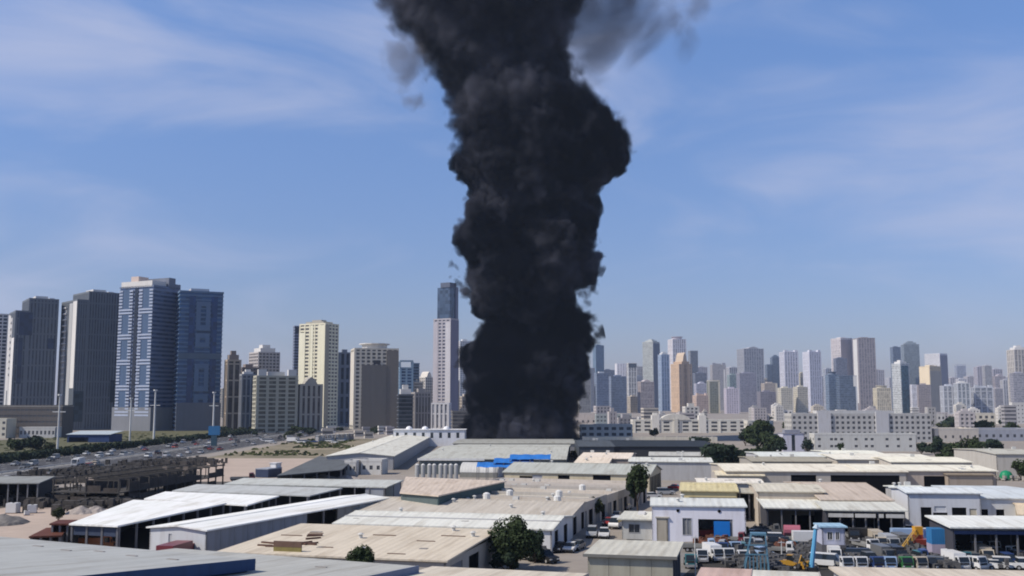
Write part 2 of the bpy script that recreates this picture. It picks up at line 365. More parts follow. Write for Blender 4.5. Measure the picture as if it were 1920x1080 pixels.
# --- middle left
tower('narrow brown apartment block with tan corner columns beside the blue tower', 417, 424, 449, 676, 890, 'pier', (.44, .36, .28), (.08, .065, .06), pier=5, pw=1.6, roof='step', top=BRN)
tower('slim grey block with white roof room in front of the brown apartments', 446, 452, 477, 703, 850, 'pier', (.27, .28, .30), (.07, .09, .13), pier=4, roof='step', crown=5, top=WH)
tower('pale concrete tower with white roof room rising behind the balcony block', 463, 482, 522, 661, 1080, 'grid', (.48, .45, .44), (.10, .10, .11), asp=1, pier=4, roof='step', top=WH, crown=9)
tower('wide grey green apartment block striped with white balconies', 472, 480, 557, 706, 820, 'balcony', (.44, .42, .34), (.12, .115, .09), asp=.5, band=1.1, pier=9, pw=2.2, roof='twin', top=WH)
tower('low brown block half hidden behind the slim grey block', 440, 452, 485, 690, 1000, 'grid', BRN, DGL, roof='plain')
tower('thin slate blue tower behind the yellow tower', 545, 549, 566, 612, 1250, 'band', (.20, .22, .29), (.05, .06, .09), roof='none', strips=[('f', .1, .9, .93, .995, (.02, .025, .04))])
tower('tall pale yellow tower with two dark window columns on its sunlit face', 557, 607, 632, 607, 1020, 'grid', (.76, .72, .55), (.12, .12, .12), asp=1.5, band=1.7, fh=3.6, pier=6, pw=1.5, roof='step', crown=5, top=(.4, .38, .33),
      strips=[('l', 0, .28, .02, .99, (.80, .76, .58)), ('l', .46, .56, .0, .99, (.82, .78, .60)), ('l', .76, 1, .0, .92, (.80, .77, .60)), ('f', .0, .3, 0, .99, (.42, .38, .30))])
tower('grey apartment block with pointed gable in front of the yellow tower', 553, 562, 604, 722, 835, 'pier', (.37, .35, .31), (.11, .10, .10), asp=.7, pier=4.5, pw=2.2, roof='gable', crown=7)
tower('dark slate tower with pale window squares between yellow and beige towers', 630, 634, 657, 662, 1060, 'grid', (.20, .23, .29), (.03, .045, .07), pier=9, pw=2.5, fh=16, band=3, roof='plain')
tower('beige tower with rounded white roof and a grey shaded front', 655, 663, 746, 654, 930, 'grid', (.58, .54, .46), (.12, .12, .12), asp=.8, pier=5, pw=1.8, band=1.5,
      strips=[('f', .17, .72, 0, .80, (.16, .15, .14), .6), ('f', .72, .99, 0, .985, (.19, .17, .15), .3), ('f', .43, .58, .81, .86, (.05, .05, .06), .3), ('l', .0, .9, .05, .96, (.60, .56, .49))], roof='drum', crown=5, top=WH)  # front strips far darker than the walls: shade put into their colour
tower('blue tower with an open square frame on top beside the beige tower', 746, 749, 774, 690, 1150, 'grid', (.22, .32, .42), (.06, .11, .19), pier=8, pw=2, roof='frame', crown=9, top=(.22, .3, .38))
tower('dark teal tower with flat roof just right of the framed blue tower', 770, 773, 786, 682, 1190, 'band', (.14, .20, .27), (.05, .08, .12), roof='none')
tower('small dark block with white rooftop in front of the blue towers', 743, 747, 775, 741, 860, 'band', (.09, .10, .12), (.04, .05, .06), roof='step', crown=9, top=WH, band=.9)
tower('lilac grey block with ribbed front left of the tall pink tower', 770, 778, 808, 737, 900, 'pier', (.32, .30, .29), (.14, .135, .14), pier=3, roof='plain')
tower('pale cream tower top peeping out left of the pink tower', 783, 797, 813, 708, 1300, 'grid', (.6, .56, .5), DGL, roof='gable', crown=8)
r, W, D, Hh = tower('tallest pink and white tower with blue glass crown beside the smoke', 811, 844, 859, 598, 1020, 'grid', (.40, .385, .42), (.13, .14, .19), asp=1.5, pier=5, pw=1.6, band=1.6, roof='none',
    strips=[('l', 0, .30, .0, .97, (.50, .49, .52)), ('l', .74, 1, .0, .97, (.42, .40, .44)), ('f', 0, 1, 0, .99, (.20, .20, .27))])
g2 = MB().box(-W * .45, W * .45, -D * .42, D * .30, Hh, Hh * 1.30).build('crown_glazing', glassmat((.055, .085, .14)), r)
MB().box(W * .20, W * .52, -D * .46, D * .2, Hh, Hh * 1.31).build('crown_fin', wallmat((.18, .20, .27)), r)
MB().box(-W * .5, W * .3, -D * .44, D * .1, Hh * 1.30, Hh * 1.345).build('crown_cap', wallmat((.11, .13, .18)), r)
tower('white lower annex with pale columns at the foot of the pink tower', 806, 842, 846, 757, 940, 'pier', (.60, .60, .63), (.25, .26, .3), pier=4, pw=2, roof='none')
tower('pale hazy tower half hidden between the pink tower and the smoke', 856, 862, 884, 640, 1700, 'grid', (.62, .62, .62), (.2, .22, .25), roof='plain')
tower('brown low block at the foot of the smoke beside the pink tower', 845, 848, 882, 772, 900, 'band', (.2, .19, .18), (.10, .10, .10), roof='none', asp=.5)
# --- right skyline (label, xl, xm, xr, yt, Y, style, wall, glass, roof, extra)
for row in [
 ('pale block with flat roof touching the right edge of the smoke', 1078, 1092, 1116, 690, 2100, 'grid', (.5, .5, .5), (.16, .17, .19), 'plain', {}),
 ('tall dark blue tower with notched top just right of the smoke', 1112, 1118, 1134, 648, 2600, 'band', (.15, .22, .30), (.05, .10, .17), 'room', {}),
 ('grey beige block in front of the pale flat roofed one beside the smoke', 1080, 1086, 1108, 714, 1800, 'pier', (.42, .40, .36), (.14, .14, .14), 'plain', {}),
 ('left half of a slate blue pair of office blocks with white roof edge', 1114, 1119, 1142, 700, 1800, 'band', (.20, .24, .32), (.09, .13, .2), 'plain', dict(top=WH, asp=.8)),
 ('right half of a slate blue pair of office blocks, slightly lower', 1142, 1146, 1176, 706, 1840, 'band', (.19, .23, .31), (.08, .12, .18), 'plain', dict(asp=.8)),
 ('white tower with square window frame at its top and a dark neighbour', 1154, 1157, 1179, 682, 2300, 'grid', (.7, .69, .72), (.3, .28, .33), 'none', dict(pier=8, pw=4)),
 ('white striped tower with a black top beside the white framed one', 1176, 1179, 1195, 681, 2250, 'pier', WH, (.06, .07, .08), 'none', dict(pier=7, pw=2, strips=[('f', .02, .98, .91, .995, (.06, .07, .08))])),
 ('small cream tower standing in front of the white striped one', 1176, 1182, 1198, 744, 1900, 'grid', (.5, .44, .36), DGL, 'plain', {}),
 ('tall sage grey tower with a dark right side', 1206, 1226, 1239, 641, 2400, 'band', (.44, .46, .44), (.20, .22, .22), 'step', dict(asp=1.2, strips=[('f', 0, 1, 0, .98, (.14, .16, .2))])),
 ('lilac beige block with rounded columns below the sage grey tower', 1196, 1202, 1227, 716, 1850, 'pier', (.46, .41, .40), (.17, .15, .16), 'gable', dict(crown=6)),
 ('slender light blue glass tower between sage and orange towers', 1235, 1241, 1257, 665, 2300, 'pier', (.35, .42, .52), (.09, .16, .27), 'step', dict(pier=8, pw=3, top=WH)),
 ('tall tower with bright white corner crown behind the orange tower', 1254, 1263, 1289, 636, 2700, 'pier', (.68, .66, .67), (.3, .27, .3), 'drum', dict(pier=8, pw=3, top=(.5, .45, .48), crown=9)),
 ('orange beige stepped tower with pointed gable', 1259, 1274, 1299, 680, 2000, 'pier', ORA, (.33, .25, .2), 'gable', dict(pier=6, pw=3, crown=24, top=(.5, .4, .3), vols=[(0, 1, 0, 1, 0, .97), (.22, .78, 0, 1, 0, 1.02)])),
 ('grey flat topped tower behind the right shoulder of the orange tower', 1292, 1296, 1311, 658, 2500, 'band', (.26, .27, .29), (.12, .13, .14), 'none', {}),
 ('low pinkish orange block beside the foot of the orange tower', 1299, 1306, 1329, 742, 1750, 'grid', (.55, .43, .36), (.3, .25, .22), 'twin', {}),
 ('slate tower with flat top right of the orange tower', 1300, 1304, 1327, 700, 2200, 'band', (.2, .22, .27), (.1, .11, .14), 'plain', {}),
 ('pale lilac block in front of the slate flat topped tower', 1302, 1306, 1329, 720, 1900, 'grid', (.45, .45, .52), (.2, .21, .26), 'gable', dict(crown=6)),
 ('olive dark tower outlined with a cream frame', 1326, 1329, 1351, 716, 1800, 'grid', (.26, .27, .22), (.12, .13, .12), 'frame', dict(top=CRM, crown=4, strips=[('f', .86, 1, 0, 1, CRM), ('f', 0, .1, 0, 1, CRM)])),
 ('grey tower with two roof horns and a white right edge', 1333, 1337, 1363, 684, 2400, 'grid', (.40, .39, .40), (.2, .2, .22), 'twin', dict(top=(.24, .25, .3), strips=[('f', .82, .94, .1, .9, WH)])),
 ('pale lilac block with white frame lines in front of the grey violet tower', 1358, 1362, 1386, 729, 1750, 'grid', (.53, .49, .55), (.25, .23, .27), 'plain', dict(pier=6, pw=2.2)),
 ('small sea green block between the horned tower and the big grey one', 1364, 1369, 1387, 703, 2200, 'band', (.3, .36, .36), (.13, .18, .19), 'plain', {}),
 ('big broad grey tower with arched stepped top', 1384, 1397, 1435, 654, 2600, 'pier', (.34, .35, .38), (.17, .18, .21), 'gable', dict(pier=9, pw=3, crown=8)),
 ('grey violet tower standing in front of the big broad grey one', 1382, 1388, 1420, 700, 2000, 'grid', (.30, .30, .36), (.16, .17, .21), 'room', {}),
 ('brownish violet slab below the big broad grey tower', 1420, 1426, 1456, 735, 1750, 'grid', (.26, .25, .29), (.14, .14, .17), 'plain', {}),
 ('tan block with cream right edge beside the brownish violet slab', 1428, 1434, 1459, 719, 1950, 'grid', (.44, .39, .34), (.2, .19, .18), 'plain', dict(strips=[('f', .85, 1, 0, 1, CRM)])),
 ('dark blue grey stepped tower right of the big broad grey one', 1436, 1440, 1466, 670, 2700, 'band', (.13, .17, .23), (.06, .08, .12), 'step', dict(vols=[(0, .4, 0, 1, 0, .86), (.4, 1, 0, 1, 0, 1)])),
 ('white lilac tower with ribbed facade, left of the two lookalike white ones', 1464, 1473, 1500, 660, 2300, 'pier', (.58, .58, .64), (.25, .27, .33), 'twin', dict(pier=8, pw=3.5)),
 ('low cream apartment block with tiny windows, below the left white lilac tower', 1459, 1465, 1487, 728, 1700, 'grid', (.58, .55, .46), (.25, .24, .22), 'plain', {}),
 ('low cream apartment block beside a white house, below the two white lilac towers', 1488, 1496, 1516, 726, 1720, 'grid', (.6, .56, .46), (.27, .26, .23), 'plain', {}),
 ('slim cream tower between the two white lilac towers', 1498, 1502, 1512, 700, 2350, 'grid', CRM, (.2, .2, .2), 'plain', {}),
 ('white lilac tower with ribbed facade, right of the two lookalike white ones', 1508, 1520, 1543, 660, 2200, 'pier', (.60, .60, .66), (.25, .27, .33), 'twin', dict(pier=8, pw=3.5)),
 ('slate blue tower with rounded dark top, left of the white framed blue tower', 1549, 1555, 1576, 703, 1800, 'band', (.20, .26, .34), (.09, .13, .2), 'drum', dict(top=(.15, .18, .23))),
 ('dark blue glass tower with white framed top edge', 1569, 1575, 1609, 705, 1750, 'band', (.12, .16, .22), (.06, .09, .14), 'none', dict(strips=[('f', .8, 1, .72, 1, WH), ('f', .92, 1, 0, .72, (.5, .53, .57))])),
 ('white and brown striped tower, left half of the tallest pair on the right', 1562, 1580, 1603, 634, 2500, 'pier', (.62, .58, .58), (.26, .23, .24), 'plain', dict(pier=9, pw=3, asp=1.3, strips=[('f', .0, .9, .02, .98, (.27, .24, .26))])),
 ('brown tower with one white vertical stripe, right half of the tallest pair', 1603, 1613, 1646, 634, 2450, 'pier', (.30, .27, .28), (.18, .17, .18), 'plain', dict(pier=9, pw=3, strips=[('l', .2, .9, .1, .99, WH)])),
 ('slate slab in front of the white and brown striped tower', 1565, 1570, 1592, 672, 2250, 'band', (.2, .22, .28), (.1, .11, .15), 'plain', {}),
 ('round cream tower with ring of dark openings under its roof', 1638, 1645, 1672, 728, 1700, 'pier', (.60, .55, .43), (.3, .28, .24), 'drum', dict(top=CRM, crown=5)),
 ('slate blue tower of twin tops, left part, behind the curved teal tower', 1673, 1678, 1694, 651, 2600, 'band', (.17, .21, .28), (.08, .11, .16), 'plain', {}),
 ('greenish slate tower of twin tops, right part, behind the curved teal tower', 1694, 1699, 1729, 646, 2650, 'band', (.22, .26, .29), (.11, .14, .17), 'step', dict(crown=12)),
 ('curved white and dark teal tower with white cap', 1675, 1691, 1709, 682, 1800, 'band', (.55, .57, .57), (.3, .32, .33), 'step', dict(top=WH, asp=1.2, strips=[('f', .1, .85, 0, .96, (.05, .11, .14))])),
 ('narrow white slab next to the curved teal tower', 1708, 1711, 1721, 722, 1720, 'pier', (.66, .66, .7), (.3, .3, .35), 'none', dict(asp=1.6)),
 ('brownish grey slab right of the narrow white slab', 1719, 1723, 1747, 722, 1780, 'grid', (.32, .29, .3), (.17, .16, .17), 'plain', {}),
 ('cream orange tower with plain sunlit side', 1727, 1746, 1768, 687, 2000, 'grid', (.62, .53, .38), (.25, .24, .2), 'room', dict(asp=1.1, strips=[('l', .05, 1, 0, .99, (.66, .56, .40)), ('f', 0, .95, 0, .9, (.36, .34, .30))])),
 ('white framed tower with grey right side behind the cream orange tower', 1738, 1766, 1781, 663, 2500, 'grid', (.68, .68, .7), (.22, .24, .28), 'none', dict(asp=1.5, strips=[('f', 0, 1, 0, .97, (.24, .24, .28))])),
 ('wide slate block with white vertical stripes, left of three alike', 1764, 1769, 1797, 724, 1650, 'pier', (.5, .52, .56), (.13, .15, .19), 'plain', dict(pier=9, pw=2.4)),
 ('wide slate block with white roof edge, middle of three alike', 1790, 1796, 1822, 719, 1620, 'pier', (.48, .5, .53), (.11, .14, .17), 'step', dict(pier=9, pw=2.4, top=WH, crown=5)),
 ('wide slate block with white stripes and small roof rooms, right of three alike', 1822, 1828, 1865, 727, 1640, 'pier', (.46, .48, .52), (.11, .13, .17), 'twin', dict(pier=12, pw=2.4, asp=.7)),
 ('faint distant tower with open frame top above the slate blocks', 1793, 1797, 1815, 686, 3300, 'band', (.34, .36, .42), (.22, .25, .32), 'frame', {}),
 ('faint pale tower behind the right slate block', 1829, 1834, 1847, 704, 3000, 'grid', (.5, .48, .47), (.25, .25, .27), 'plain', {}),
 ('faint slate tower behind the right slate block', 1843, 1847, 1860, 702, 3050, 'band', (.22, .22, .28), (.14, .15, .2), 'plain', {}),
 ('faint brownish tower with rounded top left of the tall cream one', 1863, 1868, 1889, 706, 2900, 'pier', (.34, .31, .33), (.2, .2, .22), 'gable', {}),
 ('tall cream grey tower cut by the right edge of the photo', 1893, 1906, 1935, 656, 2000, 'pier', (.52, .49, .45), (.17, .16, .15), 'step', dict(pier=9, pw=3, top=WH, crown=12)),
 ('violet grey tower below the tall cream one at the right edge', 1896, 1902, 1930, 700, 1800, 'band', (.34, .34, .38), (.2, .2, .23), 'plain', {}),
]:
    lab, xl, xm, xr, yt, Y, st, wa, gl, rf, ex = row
    tower(lab, xl, xm, xr, yt, Y * 1.3, st, wa, tuple(g * .6 + q * .3 + .02 for g, q in zip(gl, wa)), roof=rf, fh=ex.pop('fh', 4.0), **ex)  # glass mixed towards the wall and lifted: distance haze put into the colour
# distant infill rows so the city goes on between the named towers
k = 0
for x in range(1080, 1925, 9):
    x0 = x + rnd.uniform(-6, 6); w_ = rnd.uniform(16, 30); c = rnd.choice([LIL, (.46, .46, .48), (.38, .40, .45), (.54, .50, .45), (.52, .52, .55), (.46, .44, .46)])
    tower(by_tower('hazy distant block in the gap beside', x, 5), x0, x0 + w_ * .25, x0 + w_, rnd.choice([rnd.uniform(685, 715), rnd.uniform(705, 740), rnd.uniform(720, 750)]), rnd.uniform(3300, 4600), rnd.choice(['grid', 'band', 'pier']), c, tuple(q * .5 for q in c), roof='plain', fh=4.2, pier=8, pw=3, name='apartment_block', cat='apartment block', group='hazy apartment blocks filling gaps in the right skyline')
for x in range(414, 870, 12):
    x0 = x + rnd.uniform(-6, 6); w_ = rnd.uniform(20, 34); c = rnd.choice([CON, (.30, .29, .27), BEI, (.4, .38, .35), (.48, .44, .38)])
    tower(by_tower('dull block in the gap beside', x, 5), x0, x0 + w_ * .25, x0 + w_, rnd.uniform(708, 764), rnd.uniform(1150, 1700), rnd.choice(['grid', 'band']), c, tuple(q * .5 for q in c), roof='plain', fh=4, name='apartment_block', cat='apartment block', group='dull apartment blocks in gaps left of the smoke')
# ---------------------------------------------------------------- industrial buildings: builder
AZ = 20.0
def roofmat(c, v=0.17, seam=None):
    c = (c[0] * .90, c[1] * .93, c[2] * .89)
    return M('roof_sheet_%d_%d_%d' % tuple(int(x * 1000) for x in c), c, 0.7, v, 0.12, streak=(1.3, .10, .3), seam=seam or ('X', 1.1), bump=.35, spec=.12, stain=(.55, (.55, .07, .3)))
def cladmat(c, v=0.10):
    return M('cladding_%d_%d_%d' % tuple(int(x * 1000) for x in c), c, 0.75, v, 0.25, streak=(1.2, 1.2, .12), stain=(.35, (.8, .8, .12)))
MDARK = M('opening_shade', (.006, .0065, .008), .9, .3, .5, spec=.03); MPOST = M('painted_post', (.16, .16, .17), .6, .2, .5)  # near-black panels for open bays, unlit interior put into their colour
MGLASS = M('window_glass', (.03, .04, .05), .15, .4, .8, spec=.5); MDOOR = M('shutter_grey', (.16, .17, .19), .6, .2, .3)
MCONC = M('bare_concrete', (.30, .28, .26), .9, .2, .4, streak=(.7, .7, .15)); MRUST = M('rusty_steel', (.16, .06, .035), .85, .4, .9)
MAC = M('ac_casing', (.5, .5, .48), .6, .1, 2)

def wall_holes(mb, L, h, holes, th=.22, z0=0.0):
    """wall in the local x-z plane, y in [0, th], with rectangular openings (a0, a1, b0, b1 in metres)"""
    xs = sorted({0, L} | {min(max(q, 0), L) for a in holes for q in a[:2]}); zs = sorted({z0, h} | {min(max(q, z0), h) for a in holes for q in a[2:4]})
    for z_0, z_1 in zip(zs, zs[1:]):
        run = None
        for x_0, x_1 in zip(xs, xs[1:]):
            inside = any(a[0] - 1e-6 <= x_0 and x_1 <= a[1] + 1e-6 and a[2] - 1e-6 <= z_0 and z_1 <= a[3] + 1e-6 for a in holes)
            if inside:
                if run: mb.box(run[0], run[1], 0, th, z_0, z_1); run = None
            else: run = (run[0], x_1) if run else (x_0, x_1)
        if run: mb.box(run[0], run[1], 0, th, z_0, z_1)
    return mb
_shared = {}
def shared_box(key, dims, mat):
    k = (key, tuple(round(d, 2) for d in dims), mat.name)
    if k not in _shared: _shared[k] = MB().box(*dims).mesh(key, mat)
    return _shared[k]

class B:
    """a building on its own local frame: x along the front, y into the depth, origin at the front left corner on the ground"""
    def __init__(s, name, label, cat, fl, frx, by, z, az=AZ, group=None, depth=None, width=None):
        P = at_z(fl[0], fl[1], z); th = -R(az); u = Vector((math.cos(th), math.sin(th), 0)); v = Vector((-math.sin(th), math.cos(th), 0))
        s.W = width or solve_px(P, u, frx)
        s.D = depth or (at_z(fl[0], by, z).y - P.y) / v.y
        s.z = z; s.P = P; s.u = u; s.v = v; s.th = th
        s.root = thing(name, label, cat, (P.x, P.y, 0), th, group)
    def part(s, name, mb, mat, loc=None, rz=None, kind=None, parent=None, label=None):
        o = link(name, mb if isinstance(mb, bpy.types.Mesh) else mb.mesh(name, mat), parent or s.root, kind, label)
        if loc is not None: o.location = loc
        if rz is not None: o.rotation_euler = (0, 0, rz)
        return o
    SIDES = {'f': lambda s: (s.W, (0, 0, 0), 0), 'r': lambda s: (s.D, (s.W, 0, 0), R(90)), 'b': lambda s: (s.W, (s.W, s.D, 0), R(180)), 'l': lambda s: (s.D, (0, s.D, 0), R(270))}
    def wall(s, side, mat, holes=(), h=None, z0=0.0, gable=0.0, inset=0.0, panels=0, prange=(0, 1)):
        L, loc, rz = B.SIDES[side](s); h = h or s.z
        hs = [(a[0] * L, a[1] * L, a[2], a[3]) for a in holes]
        if panels:          # separate cladding panels with open joints
            n = panels; a, b = prange; g = .05
            for k in range(n):
                x0 = (a + (b - a) * k / n) * L; x1 = (a + (b - a) * (k + 1) / n) * L - g
                key = shared_box('panel', (0, x1 - x0, 0, .2, z0, h), mat)
                q = Vector((x0, 0, 0)); q.rotate(Matrix.Rotation(rz, 3, 'Z')); q += Vector(loc)
                s.part('panel', key, None, tuple(q), rz)
            return None
        mb = MB(); e = .002 if side in 'fb' else 0
        if side in 'lr': mb2 = wall_holes(mb, L, h, hs, z0=z0)
        else: wall_holes(mb, L, h, hs, z0=z0)
        if gable:
            i = len(mb.v)
            for y in (0, .22): mb.v += [(0, y, h), (L, y, h), (L / 2, y, h + gable)]
            mb.f += [(i, i + 1, i + 2), (i + 5, i + 4, i + 3), (i + 1, i, i + 3, i + 4), (i + 2, i + 1, i + 4, i + 5), (i, i + 2, i + 5, i + 3)]
        o = s.part('wall', mb, mat, loc, rz)
        return o
    def infill(s, side, a0, a1, b0, b1, mat, name='door', back=.12, frame=None):
        L, loc, rz = B.SIDES[side](s)
        me = shared_box(name, (0, (a1 - a0) * L, back, back + .06, b0, b1), mat)
        q = Vector((a0 * L, 0, 0)); q.rotate(Matrix.Rotation(rz, 3, 'Z')); q += Vector(loc)
        o = s.part(name, me, None, tuple(q), rz)
        if frame:
            w_ = (a1 - a0) * L; mb = MB(); t = .1
            mb.box(-t, 0, -.05, .14, b0 - t, b1 + t); mb.box(w_, w_ + t, -.05, .14, b0 - t, b1 + t); mb.box(0, w_, -.05, .14, b1, b1 + t); mb.box(0, w_, -.05, .14, b0 - t, b0)
            mb.box(w_ / 2 - .03, w_ / 2 + .03, .02, back, b0, b1)
            link('frame', mb.mesh('frame', frame), o)
        return o
    def walls(s, mat, sides='frbl', holes=None, gable=None):
        for c in sides: s.wall(c, mat, (holes or {}).get(c, ()), gable=(gable or {}).get(c, 0))
    def roof(s, kind, mat, rise=1.0, ov=.5, t=.22, fascia=None, cap=True):
        W, D, z = s.W, s.D, s.z; mb = MB()
        def slab(p):     # p: 4 points of the top surface
            i = len(mb.v); mb.v += [(a, b, c - t) for a, b, c in p] + [tuple(q) for q in p]
            mb.f += [(i + 3, i + 2, i + 1, i), (i + 4, i + 5, i + 6, i + 7)] + [(i + k, i + (k + 1) % 4, i + 4 + (k + 1) % 4, i + 4 + k) for k in range(4)]
        o = ov; zt = z + t
        if kind == 'flat': slab([(-o, -o, zt), (W + o, -o, zt), (W + o, D + o, zt), (-o, D + o, zt)])
        elif kind == 'shed': slab([(-o, -o, zt), (W + o, -o, zt), (W + o, D + o, zt + rise), (-o, D + o, zt + rise)])
        elif kind == 'side': slab([(-o, -o, zt), (W + o, -o, zt + rise), (W + o, D + o, zt + rise), (-o, D + o, zt)])
        elif kind == 'gu':
            slab([(-o, -o, zt), (W + o, -o, zt), (W + o, D / 2, zt + rise), (-o, D / 2, zt + rise)])
            slab([(-o, D / 2 + .002, zt + rise), (W + o, D / 2 + .002, zt + rise), (W + o, D + o, zt), (-o, D + o, zt)])
        elif kind == 'gv':
            slab([(-o, -o, zt), (W / 2, -o, zt + rise), (W / 2, D + o, zt + rise), (-o, D + o, zt)])
            slab([(W / 2 + .002, -o, zt + rise), (W + o, -o, zt), (W + o, D + o, zt), (W / 2 + .002, D + o, zt + rise)])
        r = s.part('roof', mb, mat)
        if cap and kind == 'gu': s.part('ridge_cap', MB().box(-o, W + o, D / 2 - .3, D / 2 + .3, zt + rise - .04, zt + rise + .06), mat, parent=r)
        if cap and kind == 'gv': s.part('ridge_cap', MB().box(W / 2 - .3, W / 2 + .3, -o, D + o, zt + rise - .04, zt + rise + .06), mat, parent=r)
        if fascia:
            e = .35
            s.part('fascia', MB().box(-o - .05, W + o + .05, -o - .06, -o - .003, zt - e, zt + .03), fascia, parent=r)
        s.rt = zt; s.rk = (kind, rise); return r
    def rz_at(s, x, y):
        k, rise = s.rk; z = s.rt
        if k == 'shed': z += rise * y / s.D
        if k == 'side': z += rise * x / s.W
        if k == 'gu': z += rise * (1 - abs(2 * y / s.D - 1))
        if k == 'gv': z += rise * (1 - abs(2 * x / s.W - 1))
        return z
    def posts(s, side, n, mat=MPOST, w=.16, a=(0, 1)):
        L, loc, rz = B.SIDES[side](s); me = shared_box('post', (-w, w, .05, .05 + 2 * w, 0, s.z), mat)
        for k in range(n):
            q = Vector(((a[0] + (a[1] - a[0]) * k / max(1, n - 1)) * (L - .4) + .2, 0, 0)); q.rotate(Matrix.Rotation(rz, 3, 'Z')); q += Vector(loc)
            s.part('post', me, None, tuple(q), rz)
    def beam(s, side, mat=MPOST, drop=.5):
        L, loc, rz = B.SIDES[side](s)
        s.part('beam', MB().box(.1, L - .1, .08, .28, s.z - drop, s.z - .02), mat, loc, rz)
    def parapet(s, mat, h=.8, t=.25):
        mb = MB(); W, D = s.W, s.D; z = s.z
        ring(mb, -.03, W + .03, -.03, D + .03, z + .01, z + h, t); s.part('parapet', mb, mat)
    def roof_things(s, n, seed, kinds=('vent', 'patch')):
        rr = random.Random(seed)
        for k in range(n):
            x, y = rr.uniform(.05, .95) * s.W, rr.uniform(.1, .92) * s.D; z = s.rz_at(x, y)
            kd = rr.choice(kinds)
            if kd == 'vent':
                s.part('roof_vent', MB().tube((x, y, z - .2), (x, y, z + .55), .28, 8).tube((x, y, z + .55), (x, y, z + .75), .5, 8, .2), MAC)
            elif kd == 'patch':
                a, b = rr.uniform(.4, 1.1), rr.uniform(.2, .5); s.part('roof_patch', MB().box(x - a, x + a, y - b, y + b, z - .1, z + .05), M('bitumen_patch', (.24, .225, .215), .9, .3, 1))
            elif kd == 'ac':
                s.part('ac_unit', MB().box(x - .6, x + .6, y - .45, y + .45, z - .05, z + .85), MAC)
            elif kd == 'tank':
                s.part('water_tank', MB().tube((x, y, z), (x, y, z + 1.4), .75, 10).tube((x, y, z + 1.4), (x, y, z + 1.65), .75, 10, .25), M('tank_white', (.62, .62, .6), .5, .06, 1))
            elif kd == 'plank':
                a = rr.uniform(.8, 1.8); s.part('loose_plank', MB().box(x - a, x + a, y - .12, y + .12, z - .02, z + .09), M('old_timber', (.10, .055, .04), .9, .3, 2))
    def skylights(s, n, mat, y0=.1, y1=.9):
        for k in range(n):
            x = (k + .5) / n * s.W; w_ = .5
            a, b = y0 * s.D, y1 * s.D
            za, zb = s.rz_at(x, a), s.rz_at(x, b)
            s.part('skylight', MB().quad((x - w_, a, za + .02), (x + w_, a, za + .02), (x + w_, b, zb + .02), (x - w_, b, zb + .02)), mat)

WHITE_R, BEIGE_R, GREY_R, PINK_R, CREAM_R = (.90, .90, .87), (.64, .55, .46), (.46, .46, .46), (.56, .46, .40), (.66, .60, .48)
def simple(name, label, fl, frx, by, z, wallc, roofc, kind='gu', rise=1.0, cat='warehouse', az=AZ, holes=None, doors=(), ov=.4, sides='frbl', things=0, seed=1, kinds=('vent', 'patch'), depth=None, width=None, fascia=None, group=None):
    b = B(name, label, cat, fl, frx, by, z, az, group, depth, width)
    g = {'l': rise, 'r': rise} if kind == 'gu' else {'f': rise, 'b': rise} if kind == 'gv' else {}
    hl = {k: list(v) for k, v in (holes or {}).items()}
    for sd, a0, a1, b0, b1, mt_, nm in doors: hl.setdefault(sd, []).append((a0, a1, b0, b1))
    wm2 = cladmat(wallc)
    b.walls(wm2, sides, hl, g)
    for sd, a0, a1, b0, b1, mt_, nm in doors:
        if mt_: b.infill(sd, a0, a1, b0, b1, mt_, nm, frame=(cladmat((.5, .5, .5)) if nm == 'window' else None))
    b.roof(kind, roofmat(roofc), rise, ov, fascia=cladmat(fascia) if fascia else None)
    if things: b.roof_things(things, seed, kinds)
    return b

